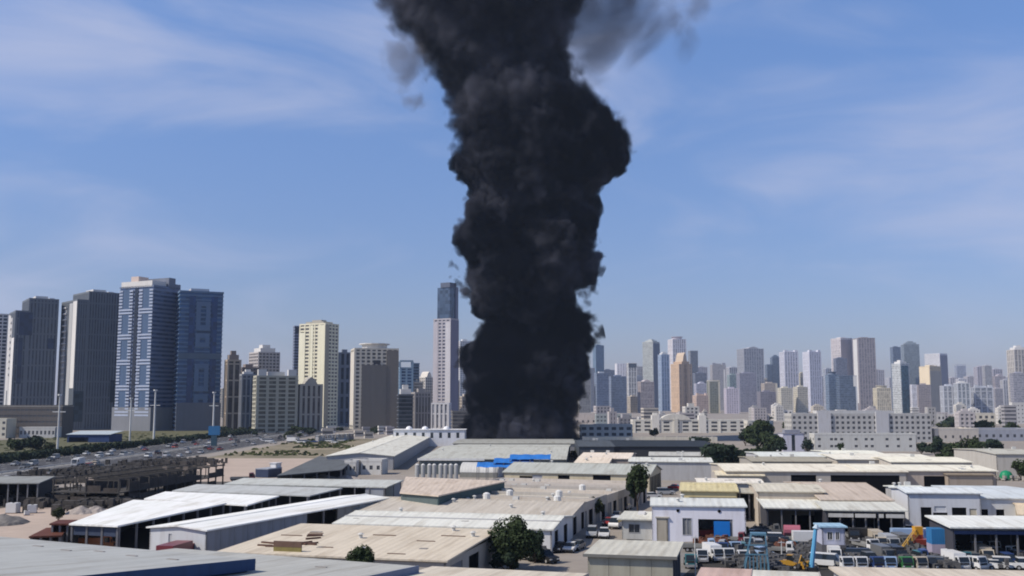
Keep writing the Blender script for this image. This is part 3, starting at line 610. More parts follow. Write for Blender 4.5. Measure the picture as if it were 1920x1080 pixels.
def quad_shed(label, px, z, roofc, back=(.05, .055, .065), left=True, right=None, front=None, n=(6, 6), name='open_shed', cat='shed', zs=None, t=.25):
    """shed on an irregular four-sided plan; px = photo corners front left, front right, back right, back left of its roof at height z"""
    zs = zs or (z, z, z, z)
    pw = [at_z(p[0], p[1], q) for p, q in zip(px, zs)]; O = Vector((pw[0].x, pw[0].y, 0))
    root = thing(name, label, cat, O); L = [p - O for p in pw]
    c = sum((Vector((p.x, p.y, 0)) for p in L), Vector()) / 4
    Rr = [Vector((p.x, p.y, 0)) + (Vector((p.x, p.y, 0)) - c).normalized() * .6 + Vector((0, 0, p.z)) for p in L]
    mb = MB(); mb.v += [(p.x, p.y, p.z) for p in Rr] + [(p.x, p.y, p.z + t) for p in Rr]
    mb.f += [(3, 2, 1, 0), (4, 5, 6, 7)] + [(k, (k + 1) % 4, 4 + (k + 1) % 4, 4 + k) for k in range(4)]
    mb.build('roof', roofmat(roofc), root)
    def side(a, b, mat, nm='wall', f0=0.0, f1=1.0, zb=0.0):
        A, Bb = L[a].lerp(L[b], f0), L[a].lerp(L[b], f1); d = Vector((Bb.x - A.x, Bb.y - A.y, 0)).normalized(); nn = Vector((-d.y, d.x, 0)) * .2
        m2 = MB(); m2.v += [(A.x, A.y, zb), (Bb.x, Bb.y, zb), (Bb.x, Bb.y, Bb.z - .01), (A.x, A.y, A.z - .01)]
        m2.v += [(x + nn.x, y + nn.y, zq) for x, y, zq in m2.v[:4]]
        m2.f += [(0, 1, 2, 3), (7, 6, 5, 4), (1, 0, 4, 5), (2, 1, 5, 6), (3, 2, 6, 7), (0, 3, 7, 4)]
        m2.build(nm, mat, root)
    def pst(a, b, k):
        for i in range(k):
            q = L[a].lerp(L[b], (i + .05) / (k - .9)); MB().box(q.x - .15, q.x + .15, q.y - .15, q.y + .15, 0, q.z - .01).build('post', MPOST, root)
    fl = MB(); fl.v += [(p.x * .97, p.y * .97, .05) for p in L]; fl.f.append((0, 1, 2, 3)); fl.build('floor', M('shade_floor', (.030, .028, .027), .9, .3, .5), root)  # dark sheet beneath the roof, interior shade put into the floor colour
    if back: side(2, 3, cladmat(back))  # default back and left walls dark: shed interior shade put into the cladding
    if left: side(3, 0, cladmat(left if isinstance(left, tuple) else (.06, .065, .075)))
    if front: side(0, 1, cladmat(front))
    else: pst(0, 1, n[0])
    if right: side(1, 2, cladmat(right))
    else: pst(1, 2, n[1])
    return root, L, side
# ---------------------------------------------------------------- near roofs along the bottom edge
SKYL = M('skylight_sheet', (.60, .62, .60), .4, .06, .5)
NAVY = cladmat((.022, .055, .14)); SLATEB = cladmat((.15, .19, .28))
# big grey roof bottom left; its roof falls away from the camera
def near_roof(label, brc, blx, z, depth, rise, roofc, fas, az=AZ, seed=1, n=8):
    """brc = photo point of the far right eave corner; the building runs towards the camera"""
    P = at_z(brc[0], brc[1], z); th = -R(az); u = Vector((math.cos(th), math.sin(th), 0)); v = Vector((-math.sin(th), math.cos(th), 0))
    W = -solve_px(P, u, blx); O = P - u * W - v * depth
    b = B.__new__(B); b.W, b.D, b.z, b.P, b.u, b.v, b.th = W, depth, z, O, u, v, th
    b.root = thing('warehouse', label, 'warehouse', (O.x, O.y, 0), th)
    rm = roofmat(roofc); mb = MB(); t = .25
    p = [(-.5, -.5, z + rise), (W + .5, -.5, z + rise), (W + .5, depth + .5, z), (-.5, depth + .5, z)]
    mb.v += [(a, c, d - t) for a, c, d in p] + p; mb.f += [(3, 2, 1, 0), (4, 5, 6, 7)] + [(k, (k + 1) % 4, 4 + (k + 1) % 4, 4 + k) for k in range(4)]
    r = b.part('roof', mb, rm)
    b.rt = z; b.rk = ('shed', 0)
    mb = MB(); i = 0
    mb.v += [(W, 0, 0), (W, depth, 0), (W, depth, z - t), (W, 0, z + rise - t), (W - .2, 0, 0), (W - .2, depth, 0), (W - .2, depth, z - t), (W - .2, 0, z + rise - t)]
    mb.f += [(0, 1, 2, 3), (7, 6, 5, 4), (0, 3, 7, 4), (1, 0, 4, 5), (2, 1, 5, 6), (3, 2, 6, 7)]
    b.part('wall', mb, fas, label=None)
    mb = MB(); e = 1.1
    mb.v += [(W + .52, -.5, z + rise - e), (W + .52, depth + .5, z - e), (W + .52, depth + .5, z + .06), (W + .52, -.5, z + rise + .06), (W + .64, -.5, z + rise - e), (W + .64, depth + .5, z - e), (W + .64, depth + .5, z + .06), (W + .64, -.5, z + rise + .06)]
    mb.f += [(3, 2, 1, 0), (4, 5, 6, 7), (4, 7, 3, 0), (5, 4, 0, 1), (6, 5, 1, 2), (7, 6, 2, 3)]
    b.part('fascia', mb, fas, parent=r)
    b.part('wall', MB().box(0, W - .21, depth - .2, depth, 0, z - t - .05), cladmat((.4, .4, .4)))
    b.part('wall', MB().box(0, .2, .2, depth - .21, 0, z - t - .05), cladmat((.4, .4, .4)))
    rr = random.Random(seed)
    for k in range(n):
        x = W - 3 - (k + rr.uniform(.2, .8)) * min(W, 46) / n; y = depth - rr.uniform(4.5, 6.5); zz = z + rise * (1 - (y + .5) / (depth + 1))
        b.part('roof_patch', MB().box(x - .7, x + .7, y - .18, y + .18, zz - .1, zz + .06), M('bitumen_patch', (.24, .225, .215), .9, .3, 1))
    return b
near_roof('large grey roof with dark blue edge filling the bottom left corner', (464, 1049), -160, 8.0, 32, 2.2, (.43, .43, .435), NAVY, az=27, seed=3, n=9)
near_roof('lower grey roof with slate blue edge right of the big one at the bottom', (772, 1062), 330, 6.2, 30, 1.3, (.45, .44, .43), SLATEB, az=24, seed=5, n=4)
near_roof('pale cream low gabled roof at the bottom edge below the big tree', (1092, 1076), 815, 5.2, 20, .9, (.66, .58, .50), cladmat((.4, .36, .32)), az=16, seed=6, n=0)
near_roof('thin strip of pink roof at the bottom edge right of the shed', (1400, 1068), 1322, 5.0, 18, .6, (.56, .40, .36), cladmat((.4, .3, .28)), az=14, seed=7, n=0)
near_roof('whitish roof strip at the bottom edge below the yellow loader', (1526, 1074), 1408, 5.0, 18, .6, (.66, .62, .57), cladmat((.4, .38, .36)), az=14, seed=8, n=0)
near_roof('long cream roof at the bottom right edge below the truck yard', (2060, 1074), 1563, 5.0, 18, .8, (.64, .55, .47), cladmat((.4, .36, .32)), az=8, seed=9, n=0)

# ---------------------------------------------------------------- white sheds lower left
wr = roofmat(WHITE_R)
b = B('warehouse', 'long white roofed shed with pale front wall and grey side panels', 'warehouse', (281, 990), 387, 935, 4.9, 22, depth=56); PW = b
b.wall('f', cladmat((.52, .54, .56)), [(.34, .40, 0, 4.2)], gable=.5); b.infill('f', .34, .40, 0, 4.2, cladmat((.42, .44, .46)), 'door_panel')
b.wall('l', cladmat((.3, .3, .32))); b.wall('b', cladmat((.3, .3, .32)), gable=.5)
b.wall('r', cladmat((.22, .24, .28)), panels=8, prange=(0, .48)); b.wall('r', cladmat((.20, .20, .20)), panels=3, prange=(.66, .80))  # side panels darker than the front wall, their shade put into the colour
b.wall('r', cladmat((.30, .31, .33)), panels=2, prange=(.80, .90)); b.posts('r', 6, a=(.48, .98)); b.roof('gv', wr, .5, .4)
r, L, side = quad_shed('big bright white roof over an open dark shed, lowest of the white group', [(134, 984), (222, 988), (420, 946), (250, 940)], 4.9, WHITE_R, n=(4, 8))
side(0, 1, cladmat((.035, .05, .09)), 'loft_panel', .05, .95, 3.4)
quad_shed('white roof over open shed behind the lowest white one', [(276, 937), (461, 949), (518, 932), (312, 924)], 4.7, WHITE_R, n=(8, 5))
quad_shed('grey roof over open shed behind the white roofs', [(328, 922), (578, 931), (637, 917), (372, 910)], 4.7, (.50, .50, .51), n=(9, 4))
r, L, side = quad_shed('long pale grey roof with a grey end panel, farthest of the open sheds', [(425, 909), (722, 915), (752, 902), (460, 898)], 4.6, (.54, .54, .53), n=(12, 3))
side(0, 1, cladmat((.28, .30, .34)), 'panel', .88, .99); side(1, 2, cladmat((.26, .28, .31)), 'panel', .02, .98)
# ---------------------------------------------------------------- centre: beige roofs
b = simple('warehouse', 'broad beige roofed warehouse with brown scrap lying on the roof, behind the round bush', (411, 1037), 835, 983, 4.2, (.40, .37, .33), BEIGE_R, 'shed', .8, az=14, depth=25, things=14, seed=21, kinds=('patch', 'vent', 'plank'),
       doors=[('r', .08, .30, 0, 3.4, MDOOR, 'door'), ('r', .42, .62, 0, 3.4, MDARK, 'door')])
rr = random.Random(5)
for px, py, n in ((578, 1017, 4), (590, 1008, 3), (501, 1019, 2), (508, 1024, 1)):
    for k in range(n):
        q = at_z(px + rr.uniform(-6, 6), py + rr.uniform(-3, 3), 4.8)
        t_ = thing('loose_plank', 'brown plank lying on the broad beige roof', 'plank', (q.x, q.y, 0), rr.uniform(-.5, .9), 'brown planks lying on the broad beige roof')
        lx, ly = (q - b.P).dot(b.u), (q - b.P).dot(b.v); zz = b.rz_at(lx, ly)
        MB().box(-1.1, 1.1, -.16, .16, zz - .02, zz + .22).build('plank', M('old_timber', (.10, .055, .04), .9, .3, 2), t_)
q = at_z(539, 1041, 4.0); t_ = thing('sign_board', 'brown and olive board standing at the front edge of the beige roof', 'board', (q.x, q.y, 0), -R(14))
mbw = MB().box(-2.0, 2.0, -.1, .1, 4.3, 5.05); mbw.build('lower_panel', M('olive_board', (.20, .17, .06), .8, .25, .8), t_)
MB().box(-2.0, 2.0, -.12, .12, 5.06, 5.8).build('upper_panel', M('brown_board', (.13, .08, .06), .8, .25, .8), t_)
for x in (-1.8, 1.8): MB().box(x - .06, x + .06, .12, .22, 0, 5.8).build('post', MPOST, t_)

wh_r = roofmat((.66, .63, .59))
b = simple('warehouse', 'white banded roof warehouse with white gable end beside the big tree', (628, 983), 1034, 966, 3.7, (.60, .60, .60), (.70, .68, .65), 'gu', 1.0, az=13, things=5, seed=31, depth=20,
       doors=[('r', .14, .30, 0, 3.2, MDARK, 'door'), ('r', .56, .74, 0, 3.2, MDARK, 'door')])
b.part('ridge_strip', MB().box(-.4, b.W + .4, b.D * .26, b.D * .30, b.rz_at(0, b.D * .28) - .1, b.rz_at(0, b.D * .28) + .12), cladmat((.4, .4, .4)))
b = simple('warehouse', 'beige and white roofed warehouse behind the white banded one', (628, 957), 1070, 933, 3.8, (.42, .40, .38), (.54, .48, .43), 'gu', 1.1, az=13, things=7, seed=32, kinds=('vent', 'patch', 'tank'),
       doors=[('r', .10, .24, 0, 3.2, MDARK, 'door'), ('r', .44, .58, 0, 3.2, MDARK, 'door'), ('r', .78, .92, 0, 3.2, MDARK, 'door')])
quad_shed('pinkish beige roofed warehouse with dark teal side wall', [(752, 925), (822, 931), (946, 904), (762, 896)], 6.2, (.62, .51, .44), back=(.1, .12, .12), left=(.1, .12, .12), front=(.09, .12, .12), right=(.045, .085, .09), name='warehouse', cat='warehouse')
# row of workshops along the street: flat pale roofs with parapets
rowc = [(.46, .42, .37), (.40, .38, .35), (.50, .46, .41), (.36, .34, .32), (.44, .41, .38), (.48, .44, .40)]
P0 = at_z(1090, 950, 4.2); th = -R(20); u = Vector((math.cos(th), math.sin(th), 0)); v = Vector((-math.sin(th), math.cos(th), 0)); dist = 0
row_lab = ['nearest flat roofed workshop of the street row, beside the white gable warehouse', 'second flat roofed workshop along the shaded side of the street', 'third flat roofed workshop along the street, with cluttered parapet', 'fourth flat roofed workshop along the street behind the leafy bush', 'fifth flat roofed workshop along the street before the tall tree', 'last flat roofed workshop of the street row, behind the tall dark tree']
for k in range(6):
    dep = 9.5; C = P0 + v * dist; dist += dep + .05; Wd = 30 + 1.5 * k
    O = C - u * Wd
    b = B.__new__(B); b.W, b.D, b.z, b.P, b.u, b.v, b.th = Wd, dep, 3.8 + rnd.uniform(-.2, .5), O, u, v, th
    b.root = thing('workshop', row_lab[k], 'workshop', (O.x, O.y, 0), th)
    b.walls(cladmat(rowc[k]), 'frbl', {'r': [(.08, .40, 0, 3.1), (.56, .88, 0, 3.1)]})
    b.infill('r', .08, .40, 0, 3.1, MDOOR, 'door', back=.16); b.infill('r', .56, .88, 0, 3.1, MDARK, 'door', back=.18)
    b.roof('flat', roofmat([(.62, .54, .47), (.58, .52, .46), (.66, .58, .50), (.60, .53, .46), (.55, .5, .45), (.62, .55, .48)][k]), 0, -.24)
    b.parapet(cladmat(rowc[k]), .9); b.roof_things(7, 40 + k, ('ac', 'tank', 'patch', 'vent', 'patch'))
# long grey roof with cream wall and openings
cw = (.52, .46, .33)
b = simple('warehouse', 'long grey roofed building with cream front wall and dark openings', (945, 886), 1218, 868, 5.0, cw, (.46, .46, .44), 'gu', 2.0, depth=22, things=4, seed=51, az=16,
       doors=[('f', .11, .20, 0, 4.2, MDARK, 'door'), ('f', .20, .27, 0, 4.5, cladmat((.35, .36, .38)), 'door_panel'), ('f', .38, .46, 0, 4.6, MDARK, 'door'), ('f', .62, .74, 0, 4.8, MDARK, 'door')])
for k in range(7): b.infill('r', .06 + k * .13, .13 + k * .13, 0, 4.4, MDARK, 'door', back=-.07)
# ---------------------------------------------------------------- big warehouses under the smoke
b = simple('warehouse', 'long cream white roofed warehouse reaching away left of the smoke', (612, 856), 738, 809, 4.8, (.36, .36, .37), (.70, .67, .62), 'gv', 1.2, az=-1, things=2, seed=61, cat='warehouse')
b.posts('f', 9, MCONC, .25)
b = simple('warehouse', 'wide grey roofed warehouse directly in front of the smoke', (786, 861), 1060, 832, 5.0, (.10, .12, .125), (.50, .49, .46), 'gu', 1.6, az=4, depth=120, things=6, seed=62)
b.part('eaves_strip', MB().box(-.5, b.W * .45, -.62, -.52, 4.6, 5.35), cladmat((.66, .66, .64)))
WF = b
b = B('burning_warehouse', 'grey warehouse roof at the very base of the smoke column', 'warehouse', (850, 832), 1078, 822, 4.0, 2, depth=60)
b.walls(cladmat((.2, .2, .2))); b.roof('gu', roofmat((.36, .35, .33)), .6)
# white terrace with domes behind
b = B('white_pavilion', 'low white pavilion with small domes beyond the warehouse roofs', 'pavilion', (737, 806), 872, 797, 9.0, 0, depth=14)
b.walls(cladmat((.70, .71, .73)), holes={'f': [(.04 + .12 * k, .08 + .12 * k, 4.5, 7.5) for k in range(8)]}); b.roof('flat', cladmat((.7, .7, .7)), 0)
for k in range(8): b.infill('f', .04 + .12 * k, .08 + .12 * k, 4.5, 7.5, MGLASS, 'window')
for k in (2, 5, 9): b.part('dome', MB().ball((b.W * (.06 + k * .075), 5, 9.1), 1.9, 10, 4, 0.0), cladmat((.74, .75, .78)))
# silos and hangar
sil = MB().tube((0, 0, 0), (0, 0, 5.4), .66, 12).mesh('silo_shell', M('silo_white', (.36, .365, .36), .5, .3, .5, streak=(2, 2, .2)))
silc = MB().tube((0, 0, 5.4), (0, 0, 5.8), .68, 12, .2).mesh('silo_cap', cladmat((.55, .55, .54)))
for k, px in enumerate((782, 793, 805, 814, 826, 835, 845, 855)):
    q = at_z(px, 906, 0)
    t_ = thing('silo', 'white cylindrical silo, %s of the row below the wide grey warehouse' % ['first from the left', 'second from the left', 'third from the left', 'fourth from the left', 'fifth from the left', 'sixth from the left', 'second last', 'rightmost'][k], 'silo', (q.x, q.y, 0), 0, 'white silos in a row')
    link('shell', sil, t_); link('cap', silc, t_)
q = at_z(862, 895, 0); t_ = thing('curved_hangar', 'small white hangar with curved roof right of the silos', 'hangar', (q.x, q.y, 0), -R(10))
mb = MB(); n = 10; Lh = 12.5; rr_ = 5.0
for X in (0, Lh):
    for k in range(n + 1): a = math.pi * k / n; mb.v.append((X, rr_ - rr_ * math.cos(a), 1.6 + 3.0 * math.sin(a)))
for k in range(n): mb.f.append((k, k + 1, n + 2 + k, n + 1 + k))
mb.build('roof', M('hangar_sheet', (.52, .52, .5), .5, .12, .4, seam=('X', 1.0), bump=.3), t_, smooth=True)
mb = MB().box(0, Lh, .05, .25, 0, 1.6).box(0, Lh, 2 * rr_ - .25, 2 * rr_ - .05, 0, 1.6); mb.build('base_wall', cladmat((.22, .22, .2)), t_)
for X in (0.05, Lh - .05):
    mb = MB(); mb.v += [(X, rr_ - rr_ * math.cos(math.pi * k / n), 1.6 + 2.95 * math.sin(math.pi * k / n)) for k in range(n + 1)] + [(X, 2 * rr_, 0), (X, 0, 0)]
    mb.f.append(tuple(range(n + 3))); mb.build('end_wall', cladmat((.48, .48, .47)), t_)
# blue tarpaulin roofs
tarp = M('blue_tarpaulin', (.03, .17, .52), .45, .25, .25, bump=.5)
for k, (px, py, rx, zc, Yc, lab) in enumerate([(893, 876, 965, 4.8, 304, 'low left end of the bright blue tarpaulin canopies below the smoke'), (925, 868, 1000, 6.0, 310, 'middle one of the bright blue tarpaulin canopies below the smoke'), (955, 861, 1032, 7.1, 316, 'farthest right one of the bright blue tarpaulin canopies below the smoke')]):
    b = B('blue_canopy', lab, 'canopy', (px, py), rx, 0, zc, 4, depth=6); b.posts('f', 5, MPOST, .1); b.posts('b', 5, MPOST, .1)
    mb = MB(); nx, ny = 14, 6
    for j in range(ny + 1):
        for i in range(nx + 1):
            x, y = b.W * i / nx, b.D * j / ny; mb.v.append((x, y, zc + 1.1 * j / ny + .5 * math.sin(math.pi * j / ny) + .25 * mnoise.noise(Vector((x * .5, y * .4, k * 5)))))
    for j in range(ny):
        for i in range(nx): mb.f.append((j * (nx + 1) + i, j * (nx + 1) + i + 1, (j + 1) * (nx + 1) + i + 1, (j + 1) * (nx + 1) + i))
    b.part('tarpaulin', mb, tarp)

# ---------------------------------------------------------------- right of the street
OL = (.34, .33, .27)
b = B('shed', 'olive grey sheet shed with pale roof beside the truck yard', 'shed', (1102, 1041), 1262, 1015, 4.4, 13)
b.wall('f', cladmat(OL), panels=4); b.wall('l', cladmat(OL)); b.wall('b', cladmat(OL)); b.posts('r', 4); b.roof('flat', roofmat((.56, .53, .48)), 0, .5, fascia=cladmat((.16, .16, .15)))
b.part('front_lamp', MB().ball((b.W * .13, -.25, 1.2), .28, 8, 5), cladmat((.8, .8, .78)))
b = B('white_workshop', 'white workshop with open bay and bright blue door, facing the yard', 'workshop', (1222, 949), 1398, 935, 6.0, 8)
wbm = cladmat((.72, .72, .78), .05)
b.wall('f', wbm, [(.33, .42, 1.2, 4.0), (.495, .86, 0, 3.9)]); b.wall('r', cladmat((.30, .31, .36))); b.wall('l', wbm); b.wall('b', wbm)  # right wall is a darker copy of the white, shade put into it
b.infill('f', .33, .42, 1.2, 4.0, cladmat((.20, .21, .22)), 'window', frame=cladmat((.5, .5, .52)))
b.infill('f', .66, .83, 0, 3.6, M('blue_door', (.01, .16, .52), .5, .12, .6), 'door', back=-.05); b.infill('f', .83, .86, 0.8, 3.9, MDOOR, 'side_light')
b.roof('gu', roofmat((.66, .66, .66)), .6, .3); b.roof_things(2, 71, ('vent',))
for X in (.28, .72): b.part('wall_vent', MB().tube((b.W * X, -.1, 5.3), (b.W * X, 0.05, 5.3), .28, 8), MDARK)
b = B('guard_hut', 'small pale flat roofed hut at the street corner beside the white workshop', 'hut', (1166, 974), 1226, 961, 3.4, 12)
b.walls(cladmat((.48, .48, .45)), holes={'f': [(.22, .55, 1.2, 2.6)]}); b.infill('f', .22, .55, 1.2, 2.6, MGLASS, 'window', frame=cladmat((.4, .4, .4))); b.roof('flat', roofmat((.60, .58, .54)), 0, .8)
b.part('roof_hatch', MB().box(b.W * .4, b.W * .62, b.D * .5, b.D * .8, 3.6, 4.0), cladmat((.6, .6, .6)))
b = B('gate_pillar', 'beige square gate pillar building in front of the white workshop', 'pillar', (1231, 971), 1252, 967, 4.0, 12, depth=4.5)
b.walls(cladmat((.36, .33, .27))); b.roof('flat', cladmat((.42, .4, .34)), 0, .2)
YEL = (.62, .52, .28)
b = simple('yellow_building', 'pale yellow building with recessed front behind the white workshop', (1277, 921), 1382, 906, 6.0, YEL, (.66, .56, .34), 'gu', .4, cat='building', az=10, holes={'f': [(.14, .98, 0, 4.9)]})
b.infill('f', .14, .98, 0, 4.9, cladmat((.44, .38, .22)), 'recessed_wall', back=.5)
b = B('open_shed', 'dark open lean-to between the yellow and the cream building', 'shed', (1385, 925), 1424, 917, 5.5, 10); b.posts('f', 3); b.wall('b', cladmat((.06, .06, .06))); b.roof('flat', roofmat((.45, .42, .38)), 0)
b = simple('cream_workshop', 'cream walled workshop with flat pale roof, left of the pink roofed one', (1421, 922), 1545, 907, 6.6, (.46, .40, .33), (.64, .58, .50), 'gu', .5, cat='workshop', az=8, things=3, seed=72, doors=[('f', .5, .9, 0, 2.2, MDARK, 'door')])
b = simple('pink_workshop', 'pink roofed workshop with dark brown eaves in the middle of the yard', (1543, 938), 1670, 905, 5.6, (.13, .09, .07), PINK_R, 'gu', 1.5, cat='workshop', az=6, ov=.6, things=2, seed=73)
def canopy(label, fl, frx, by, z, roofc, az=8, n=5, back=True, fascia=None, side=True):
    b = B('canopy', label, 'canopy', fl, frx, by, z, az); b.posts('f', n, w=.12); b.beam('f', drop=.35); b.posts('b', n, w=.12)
    if back: b.wall('b', cladmat((.02, .022, .03)))  # inner walls near black: shade beneath the canopy put into their colour
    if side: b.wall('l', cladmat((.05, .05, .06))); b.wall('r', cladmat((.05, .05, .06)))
    b.part('floor', MB().box(.3, b.W - .3, .1, b.D - .3, -.2, .05), M('shade_floor', (.035, .033, .032), .9, .3, .5))  # floor sheet added dark, canopy shade put into its colour
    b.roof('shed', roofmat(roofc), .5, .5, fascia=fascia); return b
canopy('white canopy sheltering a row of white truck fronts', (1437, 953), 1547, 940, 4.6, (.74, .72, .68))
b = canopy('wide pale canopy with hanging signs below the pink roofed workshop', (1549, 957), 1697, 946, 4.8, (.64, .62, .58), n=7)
for k, (a0, a1) in enumerate(((.02, .34), (.36, .62), (.66, .72), (.75, .98))):
    b.part('hanging_board', MB().box(b.W * a0, b.W * a1, -.6, -.5, 3.7, 4.35), cladmat((.50, .49, .46)))
b = simple('white_workshop', 'white walled workshop with dark bays right of the wide pale canopy', (1702, 925), 1838, 915, 6.6, (.58, .60, .64), (.72, .74, .78), 'gu', .5, cat='workshop', az=6,
   doors=[('f', .17, .32, 0, 4.0, MDARK, 'door'), ('f', .34, .54, 0, 3.0, MDARK, 'door'), ('f', .36, .52, 3.2, 4.2, cladmat((.55, .57, .6)), 'sign'), ('f', .60, .80, 0, 4.0, MDARK, 'door'), ('f', .84, .94, 0, 3.8, cladmat((.5, .46, .36)), 'door')])
b = simple('white_workshop', 'white workshop with pale blue roof at the right edge of the photo', (1836, 935), 1990, 912, 5.6, (.58, .60, .62), (.62, .65, .70), 'gu', .5, cat='workshop', az=6, doors=[('f', .02, .10, 0, 3.6, MDARK, 'door'), ('f', .2, .3, 0, 3.6, MDARK, 'door')])
b = simple('cream_workshop', 'orange cream slanted roof workshop at the right edge behind the long white canopy', (1912, 966), 2010, 940, 4.6, (.46, .40, .30), (.70, .56, .42), 'gu', .8, cat='workshop', az=24, depth=22)
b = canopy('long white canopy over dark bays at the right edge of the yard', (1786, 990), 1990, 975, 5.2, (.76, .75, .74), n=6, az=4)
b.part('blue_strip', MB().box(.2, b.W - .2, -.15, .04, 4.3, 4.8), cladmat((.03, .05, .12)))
# long sheds further back on the right
for lab, fl, frx, by, z, rc, wc, kind, rise, az, dr in [
  ('widest long pale roof with dark gabled bays on the right', (1362, 884), 1700, 870, 6.4, (.66, .60, .52), (.40, .37, .33), 'gu', .8, 4, [('f', .09, .20, 0, 5.4, MDARK, 'door'), ('f', .36, .50, 0, 5.6, MDARK, 'door'), ('f', .58, .96, 0, 5.6, MDARK, 'door')]),
  ('long pale roofed shed continuing right of the dark gabled bays', (1612, 883), 1868, 872, 6.6, (.68, .63, .55), (.42, .36, .31), 'gu', .6, 4, [('f', .08, .24, 0, 3.6, MDARK, 'door'), ('f', .47, .68, 0, 5.4, MDARK, 'door')]),
  ('pale cream roof second row behind the long sheds', (1672, 867), 1822, 858, 6.6, (.70, .65, .56), (.5, .46, .4), 'gu', .7, 4, []),
  ('pale cream roof third row behind the long sheds, left end', (1570, 862), 1762, 851, 6.6, (.68, .63, .56), (.5, .46, .4), 'gu', .6, 4, []),
  ('small pale roof below the two storey white block', (1560, 853), 1662, 845, 6.6, (.70, .67, .6), (.5, .48, .44), 'gu', .5, 4, []),
  ('grey brown roofed shed left behind the long sheds', (1412, 866), 1560, 857, 6.4, (.38, .34, .28), (.36, .34, .3), 'gu', .6, 4, []),
  ('pale grey long roof behind the grey brown one beside the lavender block', (1428, 857), 1580, 848, 6.6, (.58, .58, .57), (.45, .45, .46), 'gu', .5, 4, []),
  ('small cream roof at the top of the street in front of long sheds', (1345, 892), 1432, 884, 5.4, (.62, .54, .42), (.46, .42, .34), 'gu', .5, 8, []),
  ('pinkish white flat roof behind the yellow building', (1310, 906), 1430, 898, 5.6, (.66, .60, .55), (.45, .43, .4), 'gu', .3, 8, []),
  ('white roof strip behind the white walled workshop', (1679, 918), 1735, 912, 5.6, (.66, .66, .64), (.4, .4, .4), 'gu', .3, 6, []),
  ('brown walled shed with dark roof edge right of the long sheds', (1778, 891), 1862, 885, 5.8, (.30, .24, .19), (.33, .28, .23), 'gu', .4, 4, []),
  ('pink roofed long hall on the far side of the street below the smoke', (1085, 860), 1180, 850, 6.0, (.66, .56, .49), (.3, .26, .24), 'gu', .9, 10, [('f', .4, .6, 0, 4.5, MDARK, 'door')]),
  ('pinkish small roofed hall in front of the long pink one below the smoke', (1078, 869), 1140, 861, 5.4, (.64, .54, .46), (.3, .26, .24), 'gu', .9, 10, [('f', .5, .8, 0, 4, MDARK, 'door')]),
  ('pale long roof behind the two street trees', (1180, 866), 1335, 858, 5.6, (.56, .55, .53), (.4, .4, .4), 'gu', .6, 8, []),
  ('pale cluttered flat roof before the dark band of trees', (1218, 855), 1330, 848, 5.6, (.52, .50, .48), (.45, .42, .4), 'gu', .4, 8, []),
  ('thin red brown roofed long shed under the dark band', (1092, 845), 1345, 840, 5.0, (.44, .32, .28), (.2, .18, .17), 'gu', .4, 3, []),
  ('dark roofed long hall in the shade of the smoke, right part', (1150, 838), 1345, 826, 7.0, (.035, .04, .05), (.035, .038, .045), 'gu', 1.0, 2, []),  # near-black roof and walls: the smoke's shadow put into their colour
  ('slate roofed hall in the shade right beside the smoke', (1086, 838), 1152, 826, 7.2, (.09, .10, .12), (.06, .07, .085), 'gu', 1.0, 2, []),  # darkened likewise, smoke shadow put into roof and wall colour
  ('pale roofed hall at the right edge behind the green dome', (1868, 852), 1960, 842, 7.0, (.52, .49, .44), (.44, .42, .38), 'gu', .6, 4, []),
]:
    if sum(rc) > 1.5: rc = tuple(min(.86, q * 1.22) for q in rc)
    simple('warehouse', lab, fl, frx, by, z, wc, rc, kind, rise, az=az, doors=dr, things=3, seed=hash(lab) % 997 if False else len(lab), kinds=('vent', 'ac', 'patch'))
# ---------------------------------------------------------------- villas, apartment block and low houses on the right
VW = (.66, .64, .58)
def house(name, label, fl, frx, z, wallc, rows, cols, az=2, depth=14, roofc=None, win=(.5, .45), cat='building', parapet=True, roofk='flat', zlo=.8, fr=None, glass=None, skip=None):
    b = B(name, label, cat, fl, frx, 0, z, az, depth=depth)
    wm2 = cladmat(wallc, .05); sh = (z - zlo) / rows; gl = glass or M('far_window', (.075, .08, .09), .3, .35, 1, spec=.4)
    fx = fr or [(c + .5) / cols for c in range(cols)]; ww = win[0] / cols
    holes = [(x - ww / 2, x + ww / 2, zlo + r * sh + sh * .25, zlo + r * sh + sh * (.25 + win[1])) for r in range(rows) for i, x in enumerate(fx)]
    n2 = max(2, int(cols * depth / b.W)); hl = [((c + .3) / n2, (c + .7) / n2, zlo + r * sh + sh * .25, zlo + r * sh + sh * (.25 + win[1])) for r in range(rows) for c in range(n2)]
    b.wall('f', wm2, holes); b.wall('r', wm2); b.wall('b', wm2); b.wall('l', wm2, hl)
    for h in holes: b.infill('f', *h, gl, 'window', back=.15)
    for h in hl: b.infill('l', *h, gl, 'window', back=.15)
    b.roof(roofk, cladmat(roofc or (.55, .54, .50)), .8, .05 if roofk == 'flat' else .6)
    if parapet: b.parapet(wm2, .9)
    return b
